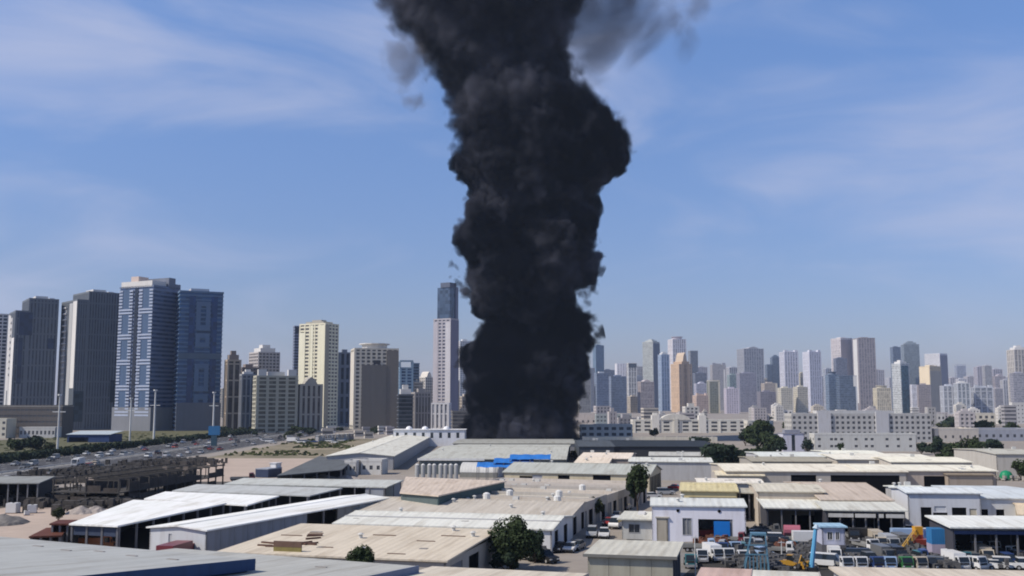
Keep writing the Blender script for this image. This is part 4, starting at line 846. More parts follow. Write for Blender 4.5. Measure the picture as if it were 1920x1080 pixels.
# white palace like villa
b = house('white_villa', 'cream white villa row with a round arched centre and square turrets, right of the smoke', (1187, 789), 1402, 9.6, VW, 3, 12, az=0, depth=18, win=(.62, .55))
W = b.W
def xat(px): return (px - 1187) / (1402 - 1187) * W
mb = MB(); n = 12; r_ = (xat(1294) - xat(1240)) / 2; cx = xat(1267)
for Y in (-.5, 8):
    for k in range(n + 1): a = math.pi * k / n; mb.v.append((cx - r_ * math.cos(a), Y, 10.3 + 4.8 * math.sin(a)))
mb.f.append(tuple(range(n + 1))); mb.f.append(tuple(range(n + 1, 2 * n + 2))[::-1])
for k in range(n): mb.f.append((k + 1, k, n + 1 + k, n + 2 + k))
mb.f.append((0, n, 2 * n + 1, n + 1)); b.part('arched_gable', mb, cladmat(VW, .05))
b.part('portico', MB().box(cx - 1.6, cx + 1.6, -1.2, -.02, 0, 11.5), cladmat((.6, .58, .52)))
for px in (1229, 1317): b.part('turret', MB().box(xat(px) - 3, xat(px) + 3, -.6, 5, 0, 14.0).box(xat(px) - 1.8, xat(px) + 1.8, .5, 4, 14.0, 16.0), cladmat((.72, .70, .65), .04))
for px in (1190, 1262, 1275, 1350): b.part('pilaster', MB().box(xat(px) - .6, xat(px) + .6, -.4, -.02, 0, 9.6), cladmat((.7, .68, .62), .04))
house('white_house', 'white house with ragged roofline between the smoke and the cream villa row', (1088, 798), 1186, 8.6, (.64, .62, .58), 2, 7, az=0, depth=16, win=(.6, .5))
house('white_house', 'low grey green hall with pink roof band right beside the smoke', (1078, 776), 1118, 12.5, (.56, .5, .46), 1, 4, az=0, depth=20, win=(.3, .2))
house('apartment_house', 'wide teal grey office block low behind the white house near the smoke', (1118, 778), 1184, 12, (.30, .34, .35), 3, 10, az=0, depth=18)
house('villa_wing', 'pale low villa wing right of the cream villa row behind the big trees', (1402, 791), 1450, 9.5, (.62, .6, .53), 2, 5, az=0, depth=14)
house('white_house', 'small white house with stacked upper floors left of the five storey block', (1462, 770), 1486, 13.5, (.70, .68, .64), 3, 3, az=0, depth=14)
house('five_storey_block', 'long five storey pale apartment block with rows of square dark windows', (1484, 778), 1746, 16.6, (.46, .455, .44), 5, 26, az=-2, depth=15, win=(.5, .5), zlo=1.0)
BB = bpy.data.objects['five_storey_block']
W5 = (1746 - 1484) / 1920 * 605
for px in (1547, 1660): MB().box((px - 1484) / 262 * W5 - 4, (px - 1484) / 262 * W5 + 4, -.9, -.02, 0, 18.6).build('stair_tower', cladmat((.53, .53, .54), .04), BB)
MB().box(W5 * .2, W5 * .78, 3, 10, 17.0, 19.2).build('penthouse', cladmat((.5, .5, .5)), BB)
house('two_storey_block', 'long low white two storey block in front of the five storey one', (1527, 816), 1718, 8.0, (.56, .56, .53), 2, 14, az=0, depth=9, win=(.42, .34), zlo=1.2, fr=[(p - 1527) / 191 for p in (1536, 1559, 1567, 1578, 1605, 1624, 1635, 1663, 1684, 1707)])
b = B('lavender_block', 'small lavender block with a dark vertical slit, left of the low white block', 'building', (1468, 813), 1508, 0, 8.8, 0, depth=10)
b.walls(cladmat((.52, .52, .60)), holes={'f': [(.40, .56, .4, 8.2)]}); b.infill('f', .40, .56, .4, 8.2, MGLASS, 'window'); b.roof('flat', cladmat((.28, .28, .32)), 0, .3); b.part('roof_room', MB().box(1.5, b.W - 1.5, 2, 7, 9, 10.6), cladmat((.25, .26, .31)))
house('cream_house', 'cream house with raised end blocks far right above the dark trees', (1822, 776), 1866, 13, (.66, .61, .50), 2, 4, az=0, depth=14)
house('white_house', 'stepped bright white house at the right edge of the photo', (1898, 756), 1935, 23.4, (.58, .57, .55), 5, 5, az=0, depth=8, win=(.3, .3))
house('white_house', 'small white house at the right end of the five storey block', (1750, 778), 1772, 12, (.66, .64, .6), 2, 3, az=0, depth=12)
house('low_hall', 'pale low hall with pinkish roof line right of the five storey block', (1752, 806), 1835, 7.5, (.58, .53, .46), 1, 6, az=-4, depth=24, win=(.3, .25))
house('low_hall', 'grey blue low hall with long flat roof at the far right', (1830, 806), 1935, 7.0, (.34, .36, .41), 1, 8, az=0, depth=20, win=(.4, .3))
b = B('boundary_wall', 'long cream boundary wall below the villa row', 'wall', (1092, 819), 1345, 0, 3.2, 0, depth=.4); b.part('wall', MB().box(0, b.W, 0, .35, 0, 3.2), cladmat((.60, .56, .46)));
for k in range(12): b.part('pier', MB().box(b.W * k / 11.5, b.W * k / 11.5 + .9, -.1, -.005, 0, 3.5), cladmat((.62, .58, .48)))
b = B('green_dome', 'bright green dome shaped tank between clutter at the far right', 'dome', (1882, 889), 1902, 0, 2.0, 0, depth=4)
b.part('dome', MB().ball((b.W / 2, 2, 1.2), 1.9, 14, 6, 0.0), M('green_plastic', (.01, .22, .10), .4, .12, 1)); b.part('base', MB().tube((b.W / 2, 2, 0), (b.W / 2, 2, 1.2), 1.9, 14), M('green_plastic', (.01, .22, .10)))
# far left low buildings
house('cream_house', 'pale cream house at the far left edge below the dark towers', (-30, 787), 13, 12.5, (.58, .55, .46), 3, 4, az=0, depth=14)
house('podium_block', 'wide brownish car park block at the foot of the two dark grey towers', (-40, 762), 118, 21.4, (.115, .105, .10), 5, 20, az=0, depth=18, win=(.8, .3))
house('white_block', 'small white shop row below the brownish car park block', (36, 803), 104, 6.5, (.55, .54, .52), 1, 9, az=0, depth=10)
b = B('blue_pavilion', 'low blue walled pavilion with white sloping roof beside the motorway hedge', 'pavilion', (126, 815), 206, 0, 4.6, 0, depth=20)
b.walls(cladmat((.03, .06, .16)), holes={'f': [(.04, .5, 0, 3.0)]}); b.roof('shed', cladmat((.40, .46, .49)), 1.6, .6)

# ---------------------------------------------------------------- motorway, verges, bare ground
m_asph = M('asphalt', (.060, .060, .064), .9, .18, .03); m_asph2 = M('yard_tarmac', (.038, .036, .034), .92, .35, .08)
m_line = M('road_paint', (.7, .7, .66), .7, .15, 1); m_kerb = M('kerb_stone', (.36, .35, .33), .9, .1, .5)
def sheet(name, x0, x1, y0, y1, z, mat, rz=0, o=(0, 0), parent=None):
    ob = MB().quad((x0, y0, 0), (x1, y0, 0), (x1, y1, 0), (x0, y1, 0)).build(name, mat, parent, kind='structure')
    ob.location = (o[0], o[1], z); ob.rotation_euler = (0, 0, rz); return ob
road = sheet('motorway', -200, -144, 150, 1900, .012, m_asph)
for x in (-198.5, -175.2, -168.8, -145.5): sheet('edge_line', x - .12, x + .12, 150, 1500, .018, m_line)
for x in (-193, -187, -181, -163, -157, -151):
    mb = MB()
    for k in range(75): mb.quad((x - .1, 200 + k * 12, 0), (x + .1, 200 + k * 12, 0), (x + .1, 204 + k * 12, 0), (x - .1, 204 + k * 12, 0))
    o = mb.build('lane_marking', m_line, kind='structure'); o.location = (0, 0, .018)
MB().box(-174, -170, 150, 1500, 0, .14).build('median_kerb', m_kerb, kind='structure')
mb = MB()
for x in (-172.4, -171.6): mb.box(x - .15, x + .15, 150, 1500, .45, .85)
bt = thing('crash_barrier', 'grey crash barrier along the middle of the motorway', 'barrier', (0, 0, 0))
mb.build('rail', M('galvanised', (.33, .34, .35), .5, .1, .5), bt)
mb = MB()
for k in range(170): mb.box(-172.1, -171.9, 150 + k * 8, 150.2 + k * 8, .1, .9)
mb.build('barrier_post', M('galvanised', (.33, .34, .35)), bt, kind='stuff')
m_sand = M('bare_sand', (.42, .34, .28), .95, .16, .05, bump=.3); m_verge = M('dry_verge', (.115, .115, .055), .95, .4, .06, var2=(.13, .125, .065)); m_lot = M('scrub_lot', (.13, .13, .06), .95, .45, .035, var2=(.36, .30, .22))
sheet('verge', -330, -206, 330, 900, .008, m_verge)
sheet('scrub_lot', -134, -62, 450, 690, .010, m_lot)
sheet('sand_lot', -138, -66, 318, 449, .010, m_sand)
o0 = at_z(-40, 1035, 0); sheet('sand_yard', -42, 24, -6, 66, .010, m_sand, R(-10), (o0.x, o0.y))
yl = at_z(1290, 1090, 0)
sheet('truck_yard', -8, 120, -14, 62, .012, m_asph2, R(-6), (yl.x, yl.y))
st0 = at_z(1030, 1095, 0)
sheet('street', 2.0, 15.5, -14, 260, .016, M('dusty_street', (.21, .20, .185), .93, .22, .08), R(-20), (st0.x, st0.y))
# scrub tufts on the lot and verge
def tufts(name, x0, x1, y0, y1, n, hmax, mat, seed, parent=None):
    rr = random.Random(seed); mb = MB()
    for k in range(n):
        x, y = rr.uniform(x0, x1), rr.uniform(y0, y1)
        if mnoise.noise(Vector((x * .03, y * .02, seed))) < -.05: continue
        for j in range(3):
            a = rr.uniform(0, 3.14); w_ = rr.uniform(.5, 1.6); h = rr.uniform(.25, hmax); ca, sa = math.cos(a) * w_, math.sin(a) * w_
            mb.quad((x - ca, y - sa, 0), (x + ca, y + sa, 0), (x + ca * .7, y + sa * .7, h), (x - ca * .6, y - sa * .6, h * .8))
    return mb.build(name, mat, parent, kind='stuff')
m_tuft = M('scrub_green', (.07, .085, .03), .95, .45, .08)
tufts('scrub', -133, -63, 470, 688, 900, 1.1, m_tuft, 3); tufts('grass', -320, -207, 340, 800, 900, .6, m_tuft, 4)

# ---------------------------------------------------------------- trees and hedges
m_leaf = M('leaf_dark', (.030, .045, .018), .8, .55, .6, spec=.15); m_leaf2 = M('leaf_olive', (.045, .055, .024), .8, .5, .6, spec=.15); m_leaf3 = M('leaf_blue_green', (.022, .036, .022), .8, .5, .6, spec=.15)
m_bark = M('bark', (.09, .065, .045), .95, .3, 1.5)
def crown_mesh(w_, h, n, leaf, seed, clumps=14, squash=1.0, open_=.35):
    rr = random.Random(seed); mb = MB(); cs = []
    for k in range(clumps):
        a = rr.uniform(0, 6.283); el = rr.uniform(-.8, 1); rad = rr.uniform(.35, .72)
        c = math.sqrt(max(0, 1 - el * el)); cs.append((math.cos(a) * c * rad, math.sin(a) * c * rad, el * rad, rr.uniform(.26, .46)))
    cs.append((0, 0, 0, .5))
    for k in range(n):
        cx, cy, cz, cr = rr.choice(cs); d = Vector((rr.gauss(0, 1), rr.gauss(0, 1), rr.gauss(0, 1))).normalized() * cr * (rr.random() ** open_)
        p = Vector(((cx + d.x) * w_ / 2, (cy + d.y) * w_ / 2, (cz + d.z) * h / 2 * squash + h / 2))
        nrm = (d.normalized() + Vector((rr.uniform(-1, 1), rr.uniform(-1, 1), rr.uniform(-.6, 1))) * .9).normalized()
        a = nrm.orthogonal().normalized(); a.rotate(Matrix.Rotation(rr.uniform(0, 6.28), 3, nrm)); b2 = nrm.cross(a); s = leaf * rr.uniform(.6, 1.4)
        mb.quad(p - a * s, p - b2 * s * .55, p + a * s, p + b2 * s * .55)
    return mb
TREES = 0
def tree(label, px, base, top, wpx, mat=m_leaf, n=1400, name='tree', cat='tree', trunk=.28, seed=None, leafk=.055, z0=0.0, group=None, clumps=14):
    global TREES
    TREES += 1; P = at_z(px, base, z0); H_ = max(1.2, at_y(px, top, P.y).z - z0); W_ = wpx / PX * P.y
    t_ = thing(name, label, cat, (P.x, P.y, z0), rnd.uniform(0, 6), group)
    ch = H_ * (1 - trunk)
    c = crown_mesh(W_, ch * 1.05, n, max(W_, ch) * leafk, seed or TREES * 7, clumps).build('crown', mat, t_); c.location = (0, 0, H_ * trunk - .03 * ch)
    r0 = max(.12, W_ * .035); mb = MB().tube((0, 0, -.2), (.1, .05, max(.5, H_ * trunk * 1.1)), r0, 8, r0 * .7); tk = mb.build('trunk', m_bark, t_)
    for k in range(5):
        a = k * 1.3; mb = MB().tube((.1, .05, H_ * trunk), (math.cos(a) * W_ * .28, math.sin(a) * W_ * .28, H_ * (trunk + .42)), r0 * .5, 6, r0 * .15); mb.build('limb', m_bark, tk)
    return t_
tree('big dense dark tree beside the white gable end in the foreground', 962, 1070, 964, 100, m_leaf, 9000, trunk=.0, leafk=.03, clumps=34)
tree('added bush for the dark shade under the big dense tree', 950, 1074, 1028, 66, m_leaf3, 2500, trunk=.02, name='bush', cat='bush', leafk=.05)  # bush added to stand in for the dark shade beneath the crown
tree('smaller dark tree pressed against the right side of the big dense one', 1003, 1056, 985, 40, m_leaf3, 2000, trunk=.05, leafk=.045)
tree('round dark bush in front of the broad beige roof', 676, 1150, 1016, 72, m_leaf, 4500, trunk=.5, name='bush', cat='bush', leafk=.038)
tree('tall dark tree at the far end of the workshop row', 1196, 962, 866, 46, m_leaf, 3200, trunk=.2, leafk=.04)
tree('rounded dark tree left of the tall street tree, by the cream wall', 1139, 918, 878, 36, m_leaf, 1600, trunk=.3)
tree('dusty olive bush growing against the workshop row', 1117, 980, 928, 30, m_leaf2, 1200, trunk=.2)
tree('small leaning shrub between street cars and workshop row', 1098, 985, 955, 20, m_leaf3, 600, trunk=.2, name='shrub', cat='shrub')
for a in [('large dark tree at the upper end of the street', 1356, 892, 826, 82, m_leaf3, 4000), ('dark tree just left of the large one at the street end', 1338, 878, 848, 36, m_leaf, 1000), ('broad dark tree right of the cream villa row', 1422, 844, 788, 72, m_leaf, 4000),
          ('dark tree between the broad one and the cream villa row', 1398, 836, 802, 36, m_leaf3, 1000), ('rounded tree below the broad one, by the lavender block', 1448, 854, 812, 50, m_leaf, 1700), ('small dark tree in front of the cream villa arch', 1227, 822, 802, 24, m_leaf, 600),
          ('dark tree squeezed between the lavender and the white block', 1515, 850, 822, 24, m_leaf3, 700), ('small round tree in front of the low white block', 1578, 850, 826, 16, m_leaf, 500),
          ('dark tree right of the low white block, first of the right hand clump', 1756, 858, 818, 48, m_leaf3, 1400), ('second tree of the clump right of the low white block', 1792, 862, 822, 44, m_leaf, 1200), ('tallest tree of the clump right of the low white block', 1824, 866, 815, 46, m_leaf, 1600),
          ('fourth tree of the clump, low and dark, by the grey blue hall', 1860, 848, 822, 44, m_leaf3, 900), ('tree in front of the cream house at the far right', 1846, 820, 784, 42, m_leaf, 1000), ('dark tree cut by the right edge beside the green dome', 1914, 900, 858, 34, m_leaf, 1000),
          ('low wide tree band right of the five storey block', 1795, 806, 782, 60, m_leaf3, 1000), ('dark tree at the far right behind the grey blue hall', 1898, 815, 790, 36, m_leaf, 700),
          ('tree below the long pink hall on the far side of the street', 1165, 872, 856, 44, m_leaf2, 700), ('small tree at the left foot of the smoke shaded halls', 1078, 862, 842, 26, m_leaf2, 600), ('tree behind the pale long street roof', 1268, 846, 832, 30, m_leaf3, 500),
          ('dark tree far left behind the motorway hedge, left one', 30, 850, 816, 44, m_leaf, 1100), ('dark tree far left behind the motorway hedge, right one', 62, 850, 812, 46, m_leaf3, 1100), ('low pale shrub near the far left house', 92, 848, 828, 26, m_leaf2, 500),
          ('dark tree in the shaded strip right of the big street end tree', 1392, 866, 838, 40, m_leaf3, 800), ('second dark tree in the shaded strip below the lavender block', 1425, 864, 836, 38, m_leaf, 800), ('low dark tree left of the lavender block', 1460, 856, 826, 34, m_leaf3, 700),
          ('dark tree right behind the low white block corner', 1728, 852, 828, 34, m_leaf3, 700), ('low dark tree between the right hand clump and the pale right hall', 1775, 872, 842, 40, m_leaf, 800), ('dark tree before the pale right edge hall', 1848, 876, 838, 40, m_leaf3, 900), ('wide dark tree over the smoke shaded hall', 1310, 842, 816, 46, m_leaf3, 800),
          ('small dark tree by the foot of the yellow tower', 556, 812, 798, 30, m_leaf, 500), ('small dark tree at the foot of the beige tower', 580, 816, 800, 34, m_leaf3, 500), ('brown green tree behind the cream white warehouse', 700, 812, 800, 30, m_leaf2, 400),
          ('dark bush among the clutter right of the brown walled shed', 1668, 915, 898, 22, m_leaf, 400), ('green bush on the sandy yard at lower left', 109, 978, 948, 28, m_leaf2, 900), ('dark shrub right of the white workshop corner', 1398, 1012, 985, 20, m_leaf, 600)]:
    lab, px, base, top, wp, mt_, n = a
    tree(lab, px, base, top, wp, mt_, n, leafk=.07 if n < 1300 else .055, trunk=.07)
def hedge(label, x0, x1, y0, y1, h, mat, n, seed):
    rr = random.Random(seed); t_ = thing('hedge', label, 'hedge', ((x0 + x1) / 2, y0, 0)); mb = MB(); W_ = x1 - x0
    for k in range(n):
        y = rr.uniform(0, y1 - y0); hh = h * (.75 + .35 * mnoise.noise(Vector((y * .06, seed, 0)))); x = rr.uniform(-.5, .5) * W_; z = rr.random() ** .7 * hh
        p = Vector((x, y, z)); nrm = Vector((rr.uniform(-1, 1), rr.uniform(-1, 1), rr.uniform(-.3, 1))).normalized(); a = nrm.orthogonal().normalized(); a.rotate(Matrix.Rotation(rr.uniform(0, 6.28), 3, nrm)); b2 = nrm.cross(a); s = rr.uniform(.5, 1.1)
        mb.quad(p - a * s, p - b2 * s * .7, p + a * s, p + b2 * s * .7)
    mb.build('foliage', mat, t_)
    return t_
hedge('long dark hedge running along the left side of the motorway', -206, -202, 330, 900, 4.2, m_leaf3, 9000, 11)
hedge('lighter olive planting strip behind the motorway hedge', -228, -214, 345, 560, 2.2, m_leaf2, 4500, 12)
# ---------------------------------------------------------------- masts and poles
m_mast = M('white_mast', (.62, .62, .60), .5, .08, .5)
for px, base, top, r_, lab in [(22, 790, 735, .5, 'short white mast at the far left in front of the car park block'), (107, 853, 742, .55, 'tall white mast with cross arm before the second dark tower'), (243, 828, 748, .6, 'white mast in front of the blue tower podium, left of a pair'), (288, 832, 733, .7, 'taller white mast of the pair in front of the blue towers'), (399, 824, 737, .7, 'white mast above the blue roadside pylon')]:
    P = at_z(px, base, 0); H_ = at_y(px, top, P.y).z; t_ = thing('mast', lab, 'mast', (P.x, P.y, 0))
    MB().tube((0, 0, 0), (0, 0, H_), r_, 8, r_ * .6).build('pole', m_mast, t_); MB().box(-3, 3, -.2, .2, H_ * .72, H_ * .72 + .4).build('cross_arm', m_mast, t_)
    MB().tube((0, 0, H_), (0, 0, H_ + .8), r_ * 1.8, 8).build('lamp_ring', m_mast, t_)
P = at_z(401, 836, 0); t_ = thing('roadside_pylon', 'blue roadside pylon standing beside the motorway', 'sign', (P.x, P.y, 0))
MB().box(-1.6, 1.6, -.5, .5, 0, 6).build('base', M('pylon_dark', (.03, .07, .10), .6, .2, .5), t_); MB().box(-3.2, 3.2, -.6, .6, 6, 11).build('panel', M('pylon_blue', (.03, .14, .30), .5, .1, .5), t_)

# low houses and trees at the foot of the skyline
HC = [(.58, .56, .52), (.50, .46, .40), (.40, .39, .38), (.62, .60, .57), (.45, .42, .42), (.34, .33, .34)]
rr = random.Random(77)
for k in range(46):
    x = rr.uniform(1080, 1915); Y = rr.uniform(870, 1500); w_ = rr.uniform(14, 40) * 900 / Y
    tower(by_tower('pale low block below', x, 5), x, x + w_ * .15, x + w_, rr.uniform(760, 783) if Y > 900 else rr.uniform(772, 790), Y, rr.choice(['grid', 'band', 'grid']), rr.choice(HC), (.14, .14, .15), roof=rr.choice(['plain', 'step', 'none']), fh=3.6, pier=4, pw=1.8, band=1.7, asp=.8, crown=4, name='low_block', cat='low block', group='low blocks crowded at the foot of the right skyline')
for k in range(30):
    x = rr.uniform(1080, 1915); Y = rr.uniform(840, 1300); b0 = HOR + CAMZ * PX / Y
    tree(by_tower('small dark tree among low blocks below', x, 4), x, b0, b0 - rr.uniform(9, 14) * 760 / Y - 5, rr.uniform(16, 34), rr.choice([m_leaf, m_leaf3, m_leaf2]), 420, leafk=.09, trunk=.12, group='small trees among the low blocks on the right')
for k in range(34):
    x = rr.uniform(412, 735); Y = rr.uniform(640, 900); b0 = HOR + CAMZ * PX / Y
    if rr.random() < .55: tree(by_tower('small tree beyond the scrub lot below', x, 6), x, b0, b0 - rr.uniform(6, 12), rr.uniform(12, 26), rr.choice([m_leaf, m_leaf3, m_leaf2]), 300, leafk=.10, trunk=.12, group='small trees beyond the scrub lot')
    else: tower(by_tower('small low building far below', x, 5), x, x + 3, x + rr.uniform(10, 26), b0 - rr.uniform(7, 13), Y, 'band', rr.choice(HC), (.12, .12, .13), roof='none', fh=3.2, band=1.6, asp=.6, name='low_block', cat='low block', group='small low buildings beyond the scrub lot')
# ---------------------------------------------------------------- vehicles: one of each kind, then copies
def paint(c, n=None): return M('paint_%d_%d_%d' % tuple(int(x * 1000) for x in c), c, .35, .08, .8, spec=.5)
PAINT = {'white': paint((.66, .66, .65)), 'silver': paint((.36, .37, .38)), 'black': paint((.02, .02, .022)), 'grey': paint((.13, .135, .14)), 'red': paint((.30, .03, .025)), 'dark blue': paint((.03, .06, .18)), 'pale blue': paint((.30, .42, .60)),
         'beige': paint((.48, .42, .33)), 'green': paint((.05, .20, .06)), 'teal': paint((.04, .15, .17)), 'orange': paint((.45, .14, .04)), 'maroon': paint((.16, .03, .04)), 'yellow': paint((.55, .33, .03)), 'brown': paint((.16, .08, .05))}
M_TYRE = M('tyre', (.015, .015, .015), .9, .2, 2); M_CARGL = M('car_glass', (.015, .02, .025), .1, .2, 2, spec=.6); M_LAMP = M('lamp_clear', (.6, .6, .58), .2, .05, 2); M_TAIL = M('lamp_red', (.30, .02, .02), .3, .05, 2); M_RIM = M('rim', (.3, .3, .31), .4, .1, 3); M_CHAS = M('chassis', (.03, .03, .03), .8, .3, 1)
def wheel_mesh(r, w_): return MB().tube((-w_ / 2, 0, 0), (w_ / 2, 0, 0), r, 12).mesh('wheel', M_TYRE), MB().tube((-w_ / 2 - .01, 0, 0), (w_ / 2 + .01, 0, 0), r * .55, 8).mesh('rim', M_RIM)
WM = {r: wheel_mesh(r, w_) for r, w_ in ((.33, .22), (.40, .26), (.50, .32))}
def wheels(root, xs, ys, r):
    for y in ys:
        for x in xs:
            o = link('wheel', WM[r][0], root, loc=(x, y, r)); link('rim', WM[r][1], o)
FAR = (0, -400, -60)     # prototypes are moved to their first place below
def proto_car(kind):
    t_ = thing(kind, 'x', kind)
    if kind == 'sedan': L, W_, body, glass, r = 4.5, 1.78, [(-2.25, .35), (2.25, .35), (2.25, .85), (2.1, .98), (.0, 1.0), (-1.0, .95), (-2.2, .78)], [(1.75, .98), (1.1, 1.43), (-.25, 1.45), (-1.05, .96)], .33
    elif kind == 'suv': L, W_, body, glass, r = 4.8, 1.9, [(-2.4, .42), (2.4, .42), (2.4, 1.15), (-1.0, 1.15), (-2.3, 1.0)], [(2.35, 1.15), (2.15, 1.82), (-.35, 1.85), (-1.1, 1.14)], .40
    elif kind == 'pickup': L, W_, body, glass, r = 5.2, 1.85, [(-2.6, .45), (2.6, .45), (2.6, 1.1), (.6, 1.1), (-1.3, 1.1), (-2.5, 1.0)], [(.6, 1.1), (.45, 1.74), (-.7, 1.76), (-1.4, 1.08)], .40
    else: L, W_, body, glass, r = 5.2, 1.95, [(-2.6, .4), (2.6, .4), (2.6, 1.25), (-2.4, 1.25), (-2.6, .95)], [(2.55, 1.25), (2.5, 2.1), (-1.5, 2.12), (-2.3, 1.24)], .33
    o = MB().profile(body, -W_ / 2, W_ / 2).build('body', PAINT['white'], t_); o['paint'] = 1
    MB().profile(glass, -W_ / 2 + .08, W_ / 2 - .08, .16, 1.3).build('window', M_CARGL, t_)
    top = max(g[1] for g in glass); ys = [g[0] for g in glass if g[1] > top - .1]
    o = MB().box(-W_ / 2 + .22, W_ / 2 - .22, min(ys) - .03, max(ys) + .03, top - .02, top + .05).build('roof', PAINT['white'], t_); o['paint'] = 1
    if kind == 'pickup': MB().box(-W_ / 2 + .12, W_ / 2 - .12, .75, 2.5, 1.08, 1.115).build('load_bed', M_CHAS, t_)
    MB().box(-W_ / 2 + .05, W_ / 2 - .05, -L / 2 - .06, -L / 2 - .005, .35, .58).build('bumper', M_CHAS, t_)
    for s in (-1, 1):
        MB().box(s * .68 - .2, s * .68 + .2, -L / 2 - .03, -L / 2 + .1, .62, .80).build('headlight', M_LAMP, t_); MB().box(s * .7 - .14, s * .7 + .14, L / 2 - .1, L / 2 + .03, .68, .86).build('tail_light', M_TAIL, t_)
    wheels(t_, (-W_ / 2 + .1, W_ / 2 - .1), (-L * .31, L * .29), r); return t_
def proto_truck(kind):
    t_ = thing(kind, 'x', 'truck')
    o = MB().profile([(-3.6, .75), (-1.9, .75), (-1.9, 2.75), (-3.1, 2.85), (-3.55, 1.75)], -1.15, 1.15).build('cab', PAINT['white'], t_); o['paint'] = 1
    mb = MB(); mb.quad((-1.0, -3.595, 1.78), (1.0, -3.595, 1.78), (.95, -3.19, 2.66), (-.95, -3.19, 2.66)); mb.build('windscreen', M_CARGL, t_)
    for s in (-1, 1):
        mb = MB(); mb.box(s * 1.16 - .01, s * 1.16 + .01, -3.0, -2.1, 1.75, 2.55); mb.build('window', M_CARGL, t_)
        MB().box(s * .85 - .18, s * .85 + .18, -3.68, -3.58, .95, 1.18).build('headlight', M_LAMP, t_); MB().box(s * 1.3 - .1, s * 1.3 + .1, -3.45, -3.3, 1.8, 2.3).build('mirror', M_CHAS, t_)
    MB().box(-.9, .9, -3.64, -3.56, 1.25, 1.62).build('grille', M_CHAS, t_); MB().box(-1.15, 1.15, -3.8, -3.6, .45, .85).build('bumper', M_RIM, t_)
    MB().box(-.5, .5, -3.3, 3.6, .55, .95).build('chassis', M_CHAS, t_)
    if kind == 'flatbed_truck':
        MB().box(-1.2, 1.2, -1.7, 3.7, 1.0, 1.2).build('load_bed', M('bed_steel', (.20, .20, .19), .8, .3, .6), t_)
        for s in (-1, 1): MB().box(s * 1.17 - .04, s * 1.17 + .04, -1.7, 3.7, 1.2, 1.6).build('side_board', M('bed_steel', (.20, .20, .19)), t_)
    elif kind == 'box_truck': o = MB().box(-1.2, 1.2, -1.75, 3.7, 1.0, 3.2).build('cargo_box', PAINT['white'], t_); o['paint'] = 1
    elif kind == 'tank_truck': o = MB().tube((0, -1.6, 1.95), (0, 3.7, 1.95), .98, 12).build('tank', PAINT['white'], t_); o['paint'] = 1
    elif kind == 'dump_truck': o = MB().profile([(-1.7, 1.1), (3.4, 1.1), (3.8, 2.3), (-1.7, 2.5)], -1.2, 1.2).build('tipper', PAINT['orange'], t_); o['paint'] = 1; MB().box(-1.05, 1.05, -1.5, 3.3, 2.44, 2.53).build('load', M('dirt_load', (.16, .10, .06), .95, .4, 1), t_)
    wheels(t_, (-1.0, 1.0), (-2.7, 1.6, 2.7), .50); return t_
PROTO, USED = {}, set()
def vehicle(kind, colour, px, py, heading, label, group=None, z=0.0, pos=None, sc=1.0):
    """heading in degrees: 0 = front towards the camera, 90 = front to the right, 180 = away"""
    if kind not in PROTO: PROTO[kind] = proto_car(kind) if kind in ('sedan', 'suv', 'pickup', 'van') else proto_truck(kind)
    P = pos or at_z(px, py, z); src = PROTO[kind]
    loc = (P.x, P.y, z); rz = R(heading)
    if kind in USED: r = copy_tree(src, loc, rz, label, group, PAINT[colour])
    else:
        USED.add(kind); r = src; r.location = loc; r.rotation_euler = (0, 0, rz); r['label'] = label
        if group: r['group'] = group
        for c in r.children:
            if c.get('paint'): c.material_slots[0].link = 'OBJECT'; c.material_slots[0].material = PAINT[colour]
    r.scale = (sc, sc, sc)
    if not group and 'group' in r: del r['group']
    r['category'] = {'sedan': 'car', 'suv': 'car', 'pickup': 'pickup', 'van': 'van'}.get(kind, 'truck'); return r
# street beside the workshop row
for a in [('suv', 'black', 1008, 1050, -20, 'black car parked in the shade at the foot of the big dense tree'), ('sedan', 'silver', 994, 1047, -25, 'silver car half under the big dense tree'), ('suv', 'black', 1022, 1054, 35, 'dark car standing askew on the street, nearest to the bottom edge'),
          ('sedan', 'black', 1048, 1034, -20, 'black car by the wall of the white gable warehouse'), ('sedan', 'white', 1070, 1034, -15, 'white car behind the black one by the white gable warehouse'), ('sedan', 'grey', 1082, 1030, -20, 'grey car tucked in right of the white one'),
          ('suv', 'silver', 1110, 1007, -8, 'silver and black car facing the camera on the street, left of a white pickup'), ('pickup', 'white', 1133, 1008, -8, 'white pickup facing the camera in the middle of the street'), ('sedan', 'red', 1142, 985, -20, 'red car further up the street behind the white pickup'),
          ('van', 'white', 1156, 990, -20, 'white van beside the small pale hut'), ('sedan', 'silver', 1158, 972, 160, 'silver car up the street above the white van'), ('sedan', 'silver', 1174, 955, 160, 'silver car in the upper street near the tall dark tree'),
          ('sedan', 'white', 1224, 934, 100, 'white car crossing at the street corner left of the yellow building'), ('suv', 'silver', 1248, 928, 95, 'silver car next to the white one at the yellow building'), ('sedan', 'red', 1268, 918, 70, 'red car at the upper street left of the yellow building'),
          ('sedan', 'white', 1287, 897, 160, 'white car in the upper street cluster, first'), ('van', 'white', 1301, 893, 160, 'white van in the upper street cluster'), ('sedan', 'silver', 1312, 900, 150, 'silver car in the upper street cluster, lowest'), ('sedan', 'white', 1296, 883, 160, 'white car at the very top of the upper street cluster'), ('sedan', 'grey', 1318, 886, 150, 'grey car on the right of the upper street cluster')]:
    vehicle(*a)
